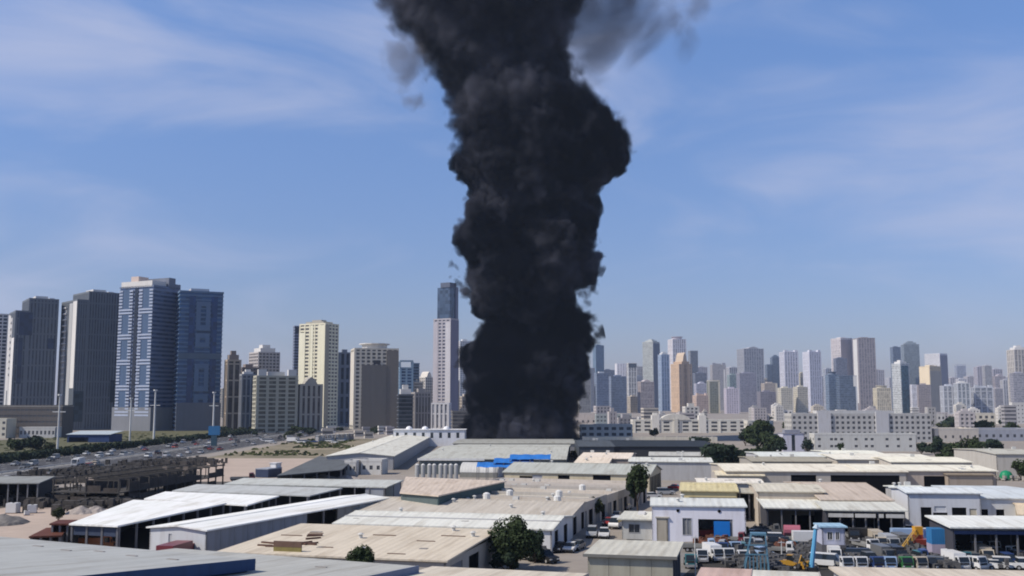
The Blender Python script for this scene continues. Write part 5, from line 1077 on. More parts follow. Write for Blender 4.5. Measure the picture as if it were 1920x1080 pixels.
# truck yard, row by row
ORD = ['first', 'second', 'third', 'fourth', 'fifth', 'sixth', 'seventh', 'eighth', 'ninth', 'tenth', 'eleventh', 'twelfth', 'thirteenth', 'fourteenth', 'fifteenth', 'sixteenth', 'seventeenth', 'eighteenth', 'nineteenth', 'twentieth']
KN = {'flatbed_truck': 'flatbed truck', 'box_truck': 'box truck', 'tank_truck': 'tank truck', 'dump_truck': 'dump truck', 'sedan': 'car', 'suv': 'car', 'pickup': 'pickup', 'van': 'van'}
def yard_row(where, items, group):
    items = sorted(items, key=lambda q: q[2])
    for i, (k, c, px, py, h) in enumerate(items): vehicle(k, c, px, py, h, '%s %s, %s from the left in %s' % (c, KN[k], ORD[i], where), group, sc=.74 if 'truck' in k else .92)
yard_row('the front row of the truck yard', [('flatbed_truck', 'teal', 1294, 1062, -6), ('flatbed_truck', 'white', 1314, 1052, -4), ('box_truck', 'white', 1338, 1050, 8), ('flatbed_truck', 'white', 1359, 1050, 4), ('flatbed_truck', 'white', 1388, 1054, 2), ('van', 'white', 1550, 1063, 60),
   ('flatbed_truck', 'white', 1578, 1067, 4), ('flatbed_truck', 'white', 1606, 1067, 0), ('flatbed_truck', 'dark blue', 1634, 1067, 5), ('flatbed_truck', 'pale blue', 1661, 1067, -3), ('flatbed_truck', 'green', 1689, 1067, 2), ('flatbed_truck', 'beige', 1714, 1067, 6), ('pickup', 'black', 1742, 1067, 20), ('suv', 'grey', 1766, 1067, 60), ('box_truck', 'white', 1793, 1066, 3), ('flatbed_truck', 'white', 1817, 1067, 25), ('suv', 'white', 1842, 1067, 60), ('sedan', 'white', 1868, 1067, 80), ('suv', 'white', 1890, 1067, 70), ('pickup', 'white', 1914, 1067, 80)], 'vehicles in the front row of the truck yard')
yard_row('the middle row of the truck yard', [('sedan', 'pale blue', 1428, 1042, 30), ('flatbed_truck', 'white', 1458, 1040, 70), ('suv', 'white', 1462, 1018, 80), ('flatbed_truck', 'white', 1624, 1032, 15), ('flatbed_truck', 'beige', 1650, 1028, -10), ('box_truck', 'silver', 1668, 1030, 0), ('box_truck', 'grey', 1692, 1028, 0), ('flatbed_truck', 'white', 1744, 1030, 60), ('tank_truck', 'white', 1774, 1034, 20),
   ('sedan', 'grey', 1800, 1050, 60), ('flatbed_truck', 'silver', 1838, 1048, 65), ('flatbed_truck', 'white', 1874, 1046, 40), ('pickup', 'orange', 1912, 1054, 60), ('flatbed_truck', 'grey', 1858, 1034, 80)], 'vehicles in the middle row of the truck yard')
yard_row('the back row of the truck yard', [('flatbed_truck', 'red', 1318, 1010, 85), ('dump_truck', 'red', 1338, 1012, 90), ('flatbed_truck', 'maroon', 1370, 1020, 70), ('pickup', 'brown', 1386, 1012, 40), ('sedan', 'silver', 1412, 1008, 60), ('flatbed_truck', 'grey', 1436, 1004, 80), ('flatbed_truck', 'silver', 1505, 1020, 80), ('van', 'white', 1618, 1012, 70), ('sedan', 'silver', 1648, 1008, 80), ('pickup', 'maroon', 1716, 1020, 60), ('van', 'white', 1742, 1012, 85), ('suv', 'silver', 1705, 1003, 60)], 'vehicles in the back row of the truck yard')
for wh_, y0, y1, xs in (('the lane behind the front row', 1052, 1058, range(1566, 1920, 23)), ('the lane behind the middle row', 1014, 1022, range(1600, 1790, 21)), ('the lane before the long white canopy', 1030, 1040, range(1795, 1920, 22)), ('the lane beside the gantry', 1022, 1032, range(1400, 1535, 23)), ('the lane below the blue door', 1034, 1040, range(1312, 1400, 20))):
    yard_row(wh_, [(rr_k, rr_c, x + rnd.uniform(-4, 4), rnd.uniform(y0, y1), rnd.choice([0, 5, -8, 70, 85, 175])) for x in xs for rr_k, rr_c in [(rnd.choice(['flatbed_truck', 'flatbed_truck', 'sedan', 'suv', 'van', 'box_truck']), rnd.choice(['white', 'silver', 'grey', 'grey', 'black', 'pale blue', 'beige', 'maroon', 'dark blue', 'teal']))]], 'vehicles in ' + wh_)
yard_row('the row under the white canopy', [('flatbed_truck', 'white', 1450, 983, 0), ('flatbed_truck', 'white', 1465, 983, 2), ('flatbed_truck', 'white', 1481, 983, 0), ('flatbed_truck', 'white', 1493, 983, -3), ('flatbed_truck', 'white', 1513, 983, 0)], 'white trucks under the white canopy')
# trucks by the white sheds at lower left
vehicle('dump_truck', 'orange', 176, 1036, 88, 'orange tipper truck parked side on under the big white roof')
vehicle('box_truck', 'maroon', 333, 1062, 170, 'maroon box truck parked before the pale shed front', sc=1.1)
# cars and trucks on the motorway
rr = random.Random(31); cars = []
lanes = [(-196, 0), (-190, 0), (-184, 0), (-178, 0), (-166, 180), (-160, 180), (-154, 180), (-148, 180)]
for (x, h) in lanes:
    y = rr.uniform(300, 330)
    while y < 900:
        cars.append((x, y, h)); y += rr.uniform(24, 85)
CARC = ['white', 'white', 'white', 'silver', 'silver', 'grey', 'black', 'red', 'dark blue', 'beige']
LN = ['the motorway lane beside the hedge', 'the second motorway lane from the hedge', 'the third motorway lane from the hedge', 'the motorway lane left of the crash barrier', 'the motorway lane right of the crash barrier', 'the second lane right of the crash barrier', 'the third lane right of the crash barrier', 'the motorway lane nearest the derelict frame']
cnt = {}
for x, y, h in cars:
    if y > 640 and rr.random() < .3: continue
    k = rr.choice(['sedan', 'sedan', 'suv', 'pickup', 'van']); c = rr.choice(CARC); L_ = LN[[q[0] for q in lanes].index(x)]; cnt[L_] = cnt.get(L_, 0) + 1
    vehicle(k, c, 0, 0, h, '%s %s, %s from the camera in %s' % (c, KN[k], ORD[min(19, cnt[L_] - 1)], L_), 'vehicles driving on the motorway', pos=Vector((x, y, 0)), z=.018)
vehicle('box_truck', 'white', 146, 874, 0, 'white box truck, largest vehicle on the motorway')
for k, (px, py, c) in enumerate([(186, 857, 'white'), (232, 855, 'silver'), (278, 858, 'white')]): vehicle('van', c, px, py, 0, ['white van right of the box truck on the motorway', 'silver van in the middle lanes of the motorway', 'white van near the right edge of the motorway'][k])
# parked vehicles at the far end of the scrub lot
for k, (px, py, kd, c) in enumerate([(505, 829, 'van', 'white'), (512, 832, 'sedan', 'silver'), (550, 830, 'box_truck', 'white'), (565, 831, 'van', 'white'), (575, 829, 'sedan', 'grey'), (600, 828, 'suv', 'silver'), (617, 829, 'van', 'white'), (628, 831, 'sedan', 'white'), (590, 830, 'sedan', 'dark blue'), (640, 828, 'van', 'silver')]):
    vehicle(kd, c, px, py, 80, '%s %s, %s from the left in the far line behind the scrub lot' % (c, KN[kd], ORD[k]), 'vehicles in a line behind the scrub lot')

# ---------------------------------------------------------------- yard machines and clutter
q = at_z(1484, 1066, 0); t_ = thing('wheel_loader', 'yellow wheel loader among the scrap in the yard', 'loader', (q.x, q.y, 0), R(60)); t_.scale = (.62,) * 3
y_ = paint((.40, .22, .03)); MB().profile([(-1.2, .8), (2.6, .8), (2.6, 1.8), (.4, 2.0), (-1.2, 1.5)], -.9, .9).build('body', y_, t_); MB().profile([(-.6, 1.9), (.9, 1.9), (.8, 3.1), (-.4, 3.1)], -.75, .75).build('cab', M_CARGL, t_); MB().box(-.8, .8, -.5, .9, 3.1, 3.25).build('roof', y_, t_)
for s in (-1, 1): MB().tube((s * .6, -.6, 1.5), (s * .6, -3.0, .9), .16, 6).build('arm', y_, t_)
MB().profile([(-3.9, .3), (-2.9, .3), (-2.8, 1.4), (-3.2, 1.2), (-3.3, .5)], -1.3, 1.3).build('bucket', y_, t_); wheels(t_, (-1.0, 1.0), (-1.1, 1.7), .50)
q = at_z(1510, 1068, 0); t_ = thing('excavator', 'orange yellow excavator right of the wheel loader', 'excavator', (q.x, q.y, 0), R(-40)); t_.scale = (.55,) * 3
MB().box(-1.3, 1.3, -1.0, 1.8, 1.1, 2.2).build('body', y_, t_); MB().box(-1.2, -.2, -1.1, .3, 2.2, 3.2).build('cab', M_CARGL, t_)
for s in (-1, 1): MB().profile([(-1.8, 0), (1.9, 0), (2.2, .5), (1.9, 1.0), (-1.8, 1.0), (-2.1, .5)], s * 1.1 - .3, s * 1.1 + .3).build('track', M_CHAS, t_)
MB().tube((.4, -.9, 1.8), (.4, -3.2, 4.0), .22, 6).build('boom', y_, t_); MB().tube((.4, -3.2, 4.0), (.4, -4.8, 2.0), .18, 6).build('stick', y_, t_); MB().profile([(-5.3, 1.4), (-4.6, 1.3), (-4.5, 2.2), (-5.0, 2.2)], 0, .8).build('bucket', M_CHAS, t_)
# crane with yellow lattice boom
q0, q1 = at_z(1683, 1072, 0), at_z(1722, 1006, 0); base = at_z(1722, 1030, 0); t_ = thing('mobile_crane', 'yellow lattice boom crane leaning down to the left in the yard', 'crane', (base.x, base.y, 0))
tip = at_y(1683, 1042, base.y - 6) - Vector((base.x, base.y, 0)); root_ = at_y(1720, 995, base.y) - Vector((base.x, base.y, 0)); d = tip - root_
yl_ = paint((.50, .30, .06)); bm_ = MB(); side = Vector((-d.z, 0, d.x)).normalized() * .42
for s in (-1, 1):
    for f in (-.35, .35): bm_.tube(root_ + side * s + Vector((0, f, 0)), tip + side * s * .5 + Vector((0, f, 0)), .09, 5)
for k in range(9):
    a = root_ + d * (k / 9); b2 = root_ + d * ((k + 1) / 9); s = 1 if k % 2 else -1; bm_.tube(a + side * s, b2 - side * s, .06, 4); bm_.tube(a + side * s + Vector((0, -.35, 0)), b2 - side * s + Vector((0, -.35, 0)), .06, 4)
bm_.build('boom', yl_, t_, kind='stuff'); MB().box(root_.x - .6, root_.x + .7, -.6, .7, root_.z - .6, root_.z + .7).build('boom_head', paint((.62, .32, .03)), t_)
MB().box(root_.x - .5, root_.x + .7, -.6, .8, 1.8, root_.z - .61).build('tower', paint((.25, .05, .04)), t_); MB().box(-1.4, 1.4, -2, 3, .9, 1.8).build('carrier', paint((.25, .05, .04)), t_); wheels(t_, (-1.2, 1.2), (-1.3, 1.0, 2.3), .50)
# blue gantry frame
gq = at_z(1418, 1074, 0); t_ = thing('gantry_frame', 'pale blue steel gantry with leaning legs between the truck rows', 'frame', (gq.x, gq.y, 0), R(-10)); bl = paint((.09, .20, .28)); hw = 1.75
for k, (x0, y0) in enumerate(((-hw, -1.4), (hw, -1.4), (-hw, 1.4), (hw, 1.4))): MB().tube((x0, y0, 0), (x0 * .55 + .4, y0 * .5, 5.4), .09, 6).build('leg', bl, t_)
for z_ in (2.6, 3.9): MB().box(-hw * .9, hw * .9, -1.2, -1.08, z_, z_ + .18).build('cross_beam', bl, t_)
MB().box(-.7, 1.5, -.75, .75, 5.3, 5.6).build('top_beam', bl, t_)
for k in range(7): MB().box(-1.5 + k * .5, -1.32 + k * .5, -1.1, -1.03, .2, 2.6).build('slat', bl, t_)
bq = at_z(1521, 1070, 0); t_ = thing('blue_jib', 'bright light blue crane jib standing upright left of the office cabin', 'jib', (bq.x, bq.y, 0)); MB().tube((0, 0, 0), (1.0, .6, 5.8), .38, 8, .28).build('jib_arm', paint((.10, .32, .52)), t_); MB().box(-.6, .6, -.6, .6, 0, .5).build('base', M_CHAS, t_); MB().tube((1.0, .6, 5.8), (1.2, .7, 6.4), .5, 8, .2).build('head', paint((.45, .55, .62)), t_)
# office cabin on stilts
b = B('office_cabin', 'two storey grey lavender site office cabin with pale blue roof in the yard', 'cabin', (1541, 989), 1584, 0, 5.0, 4, depth=4)
b.walls(cladmat((.42, .43, .52)), sides='frbl', holes={'f': [(.24, .44, 3.2, 4.3), (.60, .74, 3.2, 4.3)]}); b.infill('f', .24, .44, 3.2, 4.3, MGLASS, 'window', frame=cladmat((.6, .6, .6))); b.infill('f', .60, .74, 3.2, 4.3, MGLASS, 'window', frame=cladmat((.6, .6, .6)))
b.roof('flat', roofmat((.34, .50, .66)), 0, .35); b.part('lower_storey', MB().box(-.1, b.W + .1, -.15, b.D + .1, 0, 2.4), cladmat((.10, .10, .11)))
cb = B('shipping_container', 'bright blue shipping container stacked behind the yellow crane head', 'container', (1746, 992), 1780, 0, 4.6, 4, depth=2.5); cb.part('shell', MB().box(0, cb.W, 0, cb.D, 2.3, 4.6), M('container_blue', (.03, .16, .36), .5, .2, .6, seam=('X', .3), bump=.4)); cb.part('lower_shell', MB().box(0, cb.W, 0, cb.D, 0, 2.29), M('container_lilac', (.36, .32, .40), .5, .2, .6))
pq = at_z(1485, 1010, 0); t_ = thing('pink_tank', 'faded pink barrel tank lying in the back of the yard', 'tank', (pq.x, pq.y, 0), R(80)); MB().tube((0, -1.4, 1.4), (0, 1.4, 1.4), 1.0, 12).build('shell', paint((.38, .12, .16)), t_)
for yy in (-.9, .9): MB().box(-.9, .9, yy - .12, yy + .12, 0, .9).build('saddle', M_CHAS, t_)
for k, (px, py, n, lab, pal) in enumerate([(1450, 1056, 150, 'heap of engine parts left of the yellow loader', 0), (1515, 1040, 130, 'dark scrap heap behind the excavator', 0), (1760, 1062, 150, 'dark scrap heap right of the green truck', 0), (1590, 1040, 120, 'scrap heap in front of the office cabin', 0), (1355, 1030, 120, 'rusty scrap heap below the blue door', 1), (1440, 1000, 130, 'grey scrap heap before the white canopy', 0), (1720, 1040, 120, 'scrap heap under the crane', 0), (1640, 1018, 110, 'grey scrap behind the middle truck row', 0), (1810, 1038, 130, 'scrap parts before the long white canopy', 0), (1880, 1036, 120, 'scrap parts at the far right of the yard', 1), (1390, 1062, 110, 'scrap beside the gantry', 0), (1560, 1008, 90, 'scrap beside the office cabin', 0), (1420, 1030, 160, 'engine parts behind the gantry', 0), (1470, 1030, 160, 'engine parts behind the yellow loader', 1), (1600, 1058, 140, 'scrap between the front truck rows', 0), (1680, 1054, 140, 'scrap behind the green truck', 0), (1850, 1060, 150, 'scrap between the cars at the front right of the yard', 0), (1340, 1018, 120, 'engine parts in front of the white workshop', 1), (1545, 1030, 120, 'scrap at the foot of the office cabin', 0), (1790, 1022, 120, 'scrap beside the blue container', 0), (1380, 1040, 170, 'black scrap between the white trucks and the gantry', 0), (1500, 1058, 170, 'black scrap around the blue jib', 0), (1440, 1066, 150, 'black scrap at the front edge beside the gantry', 0), (1620, 1046, 150, 'black scrap behind the white front trucks', 0), (1740, 1056, 160, 'black scrap behind the beige front truck', 0), (1900, 1052, 150, 'black scrap by the orange pickup', 0),
      (1700, 898, 160, 'clutter of parts behind the white walled workshop', 0), (1480, 905, 120, 'clutter before the long gabled sheds', 0), (1640, 905, 120, 'clutter before the pale long shed', 0), (1885, 900, 150, 'pale clutter around the green dome', 2), (1290, 880, 100, 'clutter at the top of the street', 2), (1105, 872, 120, 'clutter left of the pink halls', 2), (1250, 872, 90, 'clutter on the lot behind the street trees', 2)]):
    q = at_z(px, py, 0); rr = random.Random(100 + k); sp_ = 26 * q.y / PX if k < 26 else 40 * q.y / PX
    pm = [M('scrap_dark', (.06, .058, .055), .8, .7, 1.2, var2=(.15, .15, .155)), M('scrap_rust', (.13, .055, .035), .85, .6, 1.2), M('scrap_pale', (.30, .28, .25), .85, .5, 1.2)][pal]; mb = MB()
    for j in range(n):
        x, y = rr.gauss(0, .5) * sp_, rr.gauss(0, .5) * 4; s = rr.uniform(.15, .7); h = rr.uniform(.1, .9); z0 = max(0, rr.uniform(-.3, 1.0) * (1 - abs(x) / sp_ * .6)); a = rr.uniform(0, 3.14)
        ca, sa = math.cos(a), math.sin(a); pts = [(x + ca * s - sa * s * .5, y + sa * s + ca * s * .5), (x - ca * s - sa * s * .5, y - sa * s + ca * s * .5), (x - ca * s + sa * s * .5, y - sa * s - ca * s * .5), (x + ca * s + sa * s * .5, y + sa * s - ca * s * .5)]
        mb.prism(pts, z0, z0 + h)
    o = mb.build('scrap_heap', pm, kind='stuff'); o.location = (q.x, q.y, 0); o['label'] = lab; o['category'] = 'scrap'
for px, base, top, lab in [(1304, 1084, 1004, 'thin pale pole right of the olive grey shed'), (1466, 1050, 1014, 'thin dark pole in the middle of the yard'), (1640, 1000, 958, 'thin grey pole before the wide pale canopy')]:
    P = at_z(px, base, 0); H_ = at_y(px, top, P.y).z; t_ = thing('utility_pole', lab, 'pole', (P.x, P.y, 0)); MB().tube((0, 0, 0), (0, 0, H_), .09, 6, .06).build('pole', m_mast, t_); MB().box(-.5, .5, -.05, .05, H_ - .3, H_ - .2).build('cross_arm', m_mast, t_)
# ---------------------------------------------------------------- derelict frame and yard on the left
A, Bq = at_z(222, 950, 0), at_z(420, 912, 0); v = (Bq - A).normalized(); u = Vector((v.y, -v.x, 0)); Ld, Wd, n = (Bq - A).length, 17.0, 12; O = A - u * Wd
t_ = thing('derelict_frame', 'long dark derelict two storey concrete frame building left of the white sheds', 'building', (O.x, O.y, 0), math.atan2(u.y, u.x))
dm = M('sooty_concrete', (.065, .060, .055), .95, .45, .2, streak=(.7, .7, .1)); dm2 = M('sooty_block', (.065, .055, .048), .95, .5, .35); rr = random.Random(9)
colm = MB().box(-.16, .16, -.16, .16, 0, 5.8).mesh('column', dm)
for k in range(n + 1):
    for x in (.3, Wd / 2, Wd - .3): link('column', colm, t_, loc=(x, .3 + (Ld - .6) * k / n, 0))
MB().box(0, Wd, 0, Ld, 3.0, 3.2).build('floor_slab', dm, t_); rbm = MB().box(-.1, Wd + .1, -.1, .1, 5.5, 5.75).mesh('roof_beam', dm)
for k in range(n + 1): link('roof_beam', rbm, t_, loc=(0, .3 + (Ld - .6) * k / n, .3))
for x in (.3, Wd / 2, Wd - .3): MB().box(x - .1, x + .1, 0, Ld, 6.101, 6.3).build('edge_beam', dm, t_)
for k in range(n):
    for lv in (0, 1):
        y0, y1 = .55 + (Ld - .6) * k / n, .05 + (Ld - .6) * (k + 1) / n; z0 = lv * 3.2
        if rr.random() < .75: MB().box(Wd - .42, Wd - .22, y0, y1, z0, z0 + rr.uniform(.9, 2.7)).build('infill_wall', dm2, t_)
        if rr.random() < .6: MB().box(Wd / 2 - .1, Wd / 2 + .1, y0, y1, z0, z0 + 2.6).build('inner_wall', dm2, t_)
for k in range(4):
    for lv in (0, 1):
        if rr.random() < .8: MB().box(.6 + k * 4.1, 4.0 + k * 4.1, .25, .42, lv * 3.2, lv * 3.2 + rr.uniform(.8, 2.7)).build('infill_wall', dm2, t_)
for k in range(70):
    x, y = rr.uniform(1, Wd - 1), rr.uniform(1, Ld - 1); MB().box(x - .1, x + .1, y - .1, y + .1, 3.2, 3.2 + rr.uniform(.4, 3.0)).build('column_stub', dm, t_)
g0 = at_z(-60, 962, 0); sheet('scrap_ground', 0, 66, 0, 118, .009, M('oily_ground', (.075, .068, .060), .95, .4, .12), R(2), (g0.x, g0.y))
for k, (px, py, w_, n_) in enumerate([(60, 905, 14, 200), (150, 890, 18, 260), (220, 884, 16, 240), (300, 872, 16, 220), (130, 930, 10, 160), (40, 940, 8, 120), (260, 893, 14, 200), (350, 868, 12, 160), (95, 945, 8, 140), (190, 950, 8, 120)]):
    q = at_z(px, py, 0); mb = MB(); r2 = random.Random(300 + k)
    for j in range(n_):
        x, y = r2.gauss(0, .5) * w_, r2.gauss(0, .5) * 9; s_ = r2.uniform(.2, .9); mb.box(x - s_, x + s_ * r2.uniform(.3, 2), y - s_, y + s_, 0, r2.uniform(.3, 2.2))
    o = mb.build('scrap_heap', M('scrap_brown', (.045, .040, .036), .9, .6, .25, var2=(.12, .11, .10)), kind='stuff'); o.location = (q.x, q.y, 0); o['label'] = 'dark scrap and parts spread beside the derelict frame'; o['category'] = 'scrap'
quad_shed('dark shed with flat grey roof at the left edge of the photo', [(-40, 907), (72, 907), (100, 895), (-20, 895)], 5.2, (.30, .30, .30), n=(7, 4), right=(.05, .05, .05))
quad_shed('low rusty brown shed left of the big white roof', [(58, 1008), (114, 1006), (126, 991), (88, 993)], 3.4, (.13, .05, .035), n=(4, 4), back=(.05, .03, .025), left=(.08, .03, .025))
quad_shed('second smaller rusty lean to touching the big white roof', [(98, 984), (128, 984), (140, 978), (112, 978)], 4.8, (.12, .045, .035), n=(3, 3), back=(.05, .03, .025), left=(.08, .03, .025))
def pile(name, label, px, py, w_, d_, h, mat, seed, cat='heap', n=14):
    q = at_z(px, py, 0); mb = MB()
    for j in range(n + 1):
        for i in range(n + 1):
            x, y = i / n * 2 - 1, j / n * 2 - 1; r_ = math.hypot(x, y); z = max(0, 1 - r_) ** .8 * h + (.25 * h * mnoise.noise(Vector((x * 3, y * 3, seed))) if r_ < .95 else -.1)
            mb.v.append((x * w_, y * d_, max(-.1, z)))
    for j in range(n):
        for i in range(n): mb.f.append((j * (n + 1) + i, j * (n + 1) + i + 1, (j + 1) * (n + 1) + i + 1, (j + 1) * (n + 1) + i))
    o = mb.build(name, mat); o.location = (q.x, q.y, 0); tag(o, label, cat); return o
pile('gravel_mound', 'grey gravel mound on the sandy yard at the left edge', 8, 982, 4.5, 5, 2.0, M('gravel', (.17, .16, .15), .95, .35, 1.2, bump=.4), 1)
for k, (px, py, w_, h, lab) in enumerate([(150, 962, 3.2, 1.6, 'pale rubble heap left of the white sheds, left one'), (178, 960, 2.8, 1.4, 'pale rubble heap left of the white sheds, right one'), (36, 942, 2.6, 2.4, 'pale rubble heap before the dark flat roofed shed'), (606, 899, 4.5, 1.8, 'beige rubble heap on the sandy lot, left one'), (650, 900, 5.0, 1.6, 'beige rubble heap on the sandy lot, right one'), (540, 905, 3.0, 1.2, 'small rubble heap behind the open sheds')]):
    pile('rubble_heap', lab, px, py, w_, 3.5, h, M('pale_rubble', (.34, .30, .27), .95, .4, .9, bump=.5), k + 3)
for k, (px, py) in enumerate(((24, 962), (60, 962), (50, 966))):
    q = at_z(px, py, 0); t_ = thing('water_tank', 'white square tank on the sandy yard, %s' % ['left one before the dark shed', 'right one of the three', 'small middle one'][k], 'tank', (q.x, q.y, 0), .3 * k); s = (1.1, .9, .5)[k]
    MB().box(-s, s, -s, s, .15, 2 * s).build('tank_body', paint((.62, .62, .6)), t_); MB().box(-s - .06, s + .06, -s - .06, s + .06, 0, .15).build('pallet', M('old_timber', (.10, .055, .04)), t_); MB().tube((0, 0, 2 * s), (0, 0, 2 * s + .15), .25, 8).build('lid', M_CHAS, t_)
cb = B('shipping_container', 'dark blue container standing on the sandy lot behind the open sheds', 'container', (479, 880), 503, 0, 2.6, 20, depth=8); cb.part('shell', MB().box(0, cb.W, 0, cb.D, .1, 2.6), M('container_navy', (.03, .045, .09), .5, .2, .6, seam=('Y', .3), bump=.4)); cb.part('roof', MB().box(-.05, cb.W + .05, -.05, cb.D + .05, 2.61, 2.9), cladmat((.3, .33, .38)))
b = B('white_kiosk', 'tall white block beside the dark blue container', 'kiosk', (506, 869), 518, 0, 4.2, 20, depth=3); b.walls(cladmat((.68, .67, .66))); b.roof('flat', cladmat((.6, .6, .6)), 0, .2)
vehicle('flatbed_truck', 'maroon', 455, 904, 100, 'maroon flatbed truck parked left of the dark blue container')
for k, (fl, frx, z, dep, lab) in enumerate([((646, 868), 668, 4.0, 8, 'small white house on the sandy lot, left one'), ((676, 866), 716, 4.2, 8, 'long white house on the sandy lot below the cream white warehouse')]):
    house('white_house', lab, fl, frx, z, (.60, .59, .56), 1, 3, az=8, depth=dep, win=(.45, .4), roofc=(.5, .48, .45))
quad_shed('slate roofed lean to slanting up to the cream white warehouse', [(520, 893), (640, 882), (655, 868), (600, 856)], 3.5, (.13, .135, .145), n=(6, 3), back=(.1, .1, .1), left=(.1, .1, .1))
for k in range(8):
    px = 590 + k * 9; py = 817 - k * .5; q = at_z(px, py + 8, 0)
    b = B('white_hut', 'small pale hut in the far strip before the beige tower, %s from the left' % ORD[k], 'hut', (px * 1.0 + rnd.uniform(-4, 4), py), px + 8, 0, 4, 0, depth=6, group='pale huts before the beige tower'); b.walls(cladmat(rnd.choice([(.6, .58, .55), (.35, .3, .28), (.5, .46, .42)]))); b.roof('flat', cladmat((.5, .48, .45)), 0, .2)
# ---------------------------------------------------------------- the smoke
SMY = 655.0
SM_EDGES = [(845,858,1082),(830,858,1084),(800,864,1085),(760,866,1085),(725,863,1090),(700,858,1096),(675,856,1104),(655,862,1112),(635,896,1116),(610,908,1112),(585,884,1104),(560,860,1102),
 (530,852,1104),(500,858,1118),(470,858,1122),(440,858,1121),(400,866,1118),(370,868,1120),(350,870,1132),(332,864,1160),(305,856,1184),(275,852,1188),(245,848,1182),(220,842,1166),(198,836,1140),
 (175,826,1108),(145,812,1094),(110,796,1088),(75,764,1088),(40,732,1096),(0,708,1112),(-40,690,1140),(-90,690,1160)]
SM_Z1 = at_y(960, -90, SMY).z
def sm_prof():
    o = []
    for y, a, b in SM_EDGES:
        pa, pb = at_y(a, y, SMY), at_y(b, y, SMY); o.append((max(pa.z, -1), (pa.x + pb.x) / 2, (pb.x - pa.x) / 2))
    o.sort(); return o
PROF = sm_prof()
def smoke_material(name, dens, soft, amp, scale, z1, curve=True, wisp=False):
    m = bpy.data.materials.new(name); m.use_nodes = True; t = m.node_tree; t.nodes.clear()
    o = t.nodes.new('ShaderNodeOutputMaterial'); pv = t.nodes.new('ShaderNodeVolumePrincipled'); t.links.new(pv.outputs[0], o.inputs['Volume'])
    pv.inputs['Color'].default_value = (0.05, 0.05, 0.055, 1); pv.inputs['Anisotropy'].default_value = 0.1
    tx = t.nodes.new('ShaderNodeTexCoord'); sp = t.nodes.new('ShaderNodeSeparateXYZ'); t.links.new(tx.outputs['Object'], sp.inputs[0])
    def mt(op, a, b=None, c=None):
        n = t.nodes.new('ShaderNodeMath'); n.operation = op
        for i, v in enumerate((a, b, c)):
            if v is None: continue
            if isinstance(v, (int, float)): n.inputs[i].default_value = v
            else: t.links.new(v, n.inputs[i])
        return n.outputs[0]
    def nz(sc, det, rough=0.5, off=(0, 0, 0), sz=1.0):
        mpn = t.nodes.new('ShaderNodeMapping'); mpn.inputs['Location'].default_value = off; mpn.inputs['Scale'].default_value = (1, 1, sz)
        t.links.new(tx.outputs['Object'], mpn.inputs[0])
        n = t.nodes.new('ShaderNodeTexNoise'); n.inputs['Scale'].default_value = sc; n.inputs['Detail'].default_value = det; n.inputs['Roughness'].default_value = rough
        t.links.new(mpn.outputs[0], n.inputs['Vector']); return n.outputs[0]
    def fc(vals):
        mr = mt('DIVIDE', sp.outputs['Z'], z1)
        c = t.nodes.new('ShaderNodeFloatCurve'); cv = c.mapping.curves[0]
        for k, (a, b) in enumerate(vals):
            if k < 2: cv.points[k].location = (a, b)
            else: cv.points.new(a, b)
        c.mapping.update(); t.links.new(mr, c.inputs['Value']); return c.outputs[0]
    xc = mt('MULTIPLY_ADD', fc([(max(z, 0) / z1, (x + 60) / 120) for z, x, r in PROF]), 120.0, -60.0)
    rr = mt('MULTIPLY', fc([(max(z, 0) / z1, r / 120) for z, x, r in PROF]), 120.0)
    dx = mt('SUBTRACT', sp.outputs['X'], xc); dy = mt('MULTIPLY', sp.outputs['Y'], 1.05)
    dist = mt('SQRT', mt('ADD', mt('MULTIPLY', dx, dx), mt('MULTIPLY', dy, dy)))
    sd = mt('SUBTRACT', rr, dist)
    def bil(sc, off): return mt('ABSOLUTE', mt('MULTIPLY_ADD', nz(sc, 0, off=off), 2.0, -1.0))
    # cauliflower puffs: cells of two sizes, warped by noise, plus fine turbulence
    wn = t.nodes.new('ShaderNodeTexNoise'); wn.inputs['Scale'].default_value = scale * 1.5; wn.inputs['Detail'].default_value = 2; t.links.new(tx.outputs['Object'], wn.inputs['Vector'])
    wv = t.nodes.new('ShaderNodeVectorMath'); wv.operation = 'MULTIPLY_ADD'; t.links.new(wn.outputs['Color'], wv.inputs[0]); wv.inputs[1].default_value = (14, 14, 14); t.links.new(tx.outputs['Object'], wv.inputs[2])
    def puff(sc):
        v = t.nodes.new('ShaderNodeTexVoronoi'); v.feature = 'F1'; v.inputs['Scale'].default_value = sc; t.links.new(wv.outputs[0], v.inputs['Vector'])
        return mt('SUBTRACT', 1.0, mt('MULTIPLY', v.outputs['Distance'], 1.1))
    b = mt('ADD', mt('ADD', mt('MULTIPLY', puff(scale), 1.05), mt('MULTIPLY', puff(scale * 2.4), 0.72)), mt('MULTIPLY', puff(scale * 5.5), 0.28))
    b = mt('ADD', b, mt('MULTIPLY_ADD', nz(scale * 4, 4, 0.6), 0.5, -0.25))
    b = mt('SUBTRACT', b, 0.54)
    tone = t.nodes.new('ShaderNodeMapRange'); t.links.new(nz(0.022, 3, 0.6, (5, 9, 2)), tone.inputs[0]); tone.inputs[1].default_value = 0.46; tone.inputs[2].default_value = 0.74
    cm = t.nodes.new('ShaderNodeMix'); cm.data_type = 'RGBA'; t.links.new(tone.outputs[0], cm.inputs[0]); cm.inputs[6].default_value = (0.006, 0.0075, 0.013, 1); cm.inputs[7].default_value = (0.19, 0.20, 0.26, 1)
    t.links.new(cm.outputs[2], pv.inputs['Color'])
    sd = mt('ADD', sd, mt('MULTIPLY', mt('SUBTRACT', b, 0.42), amp))
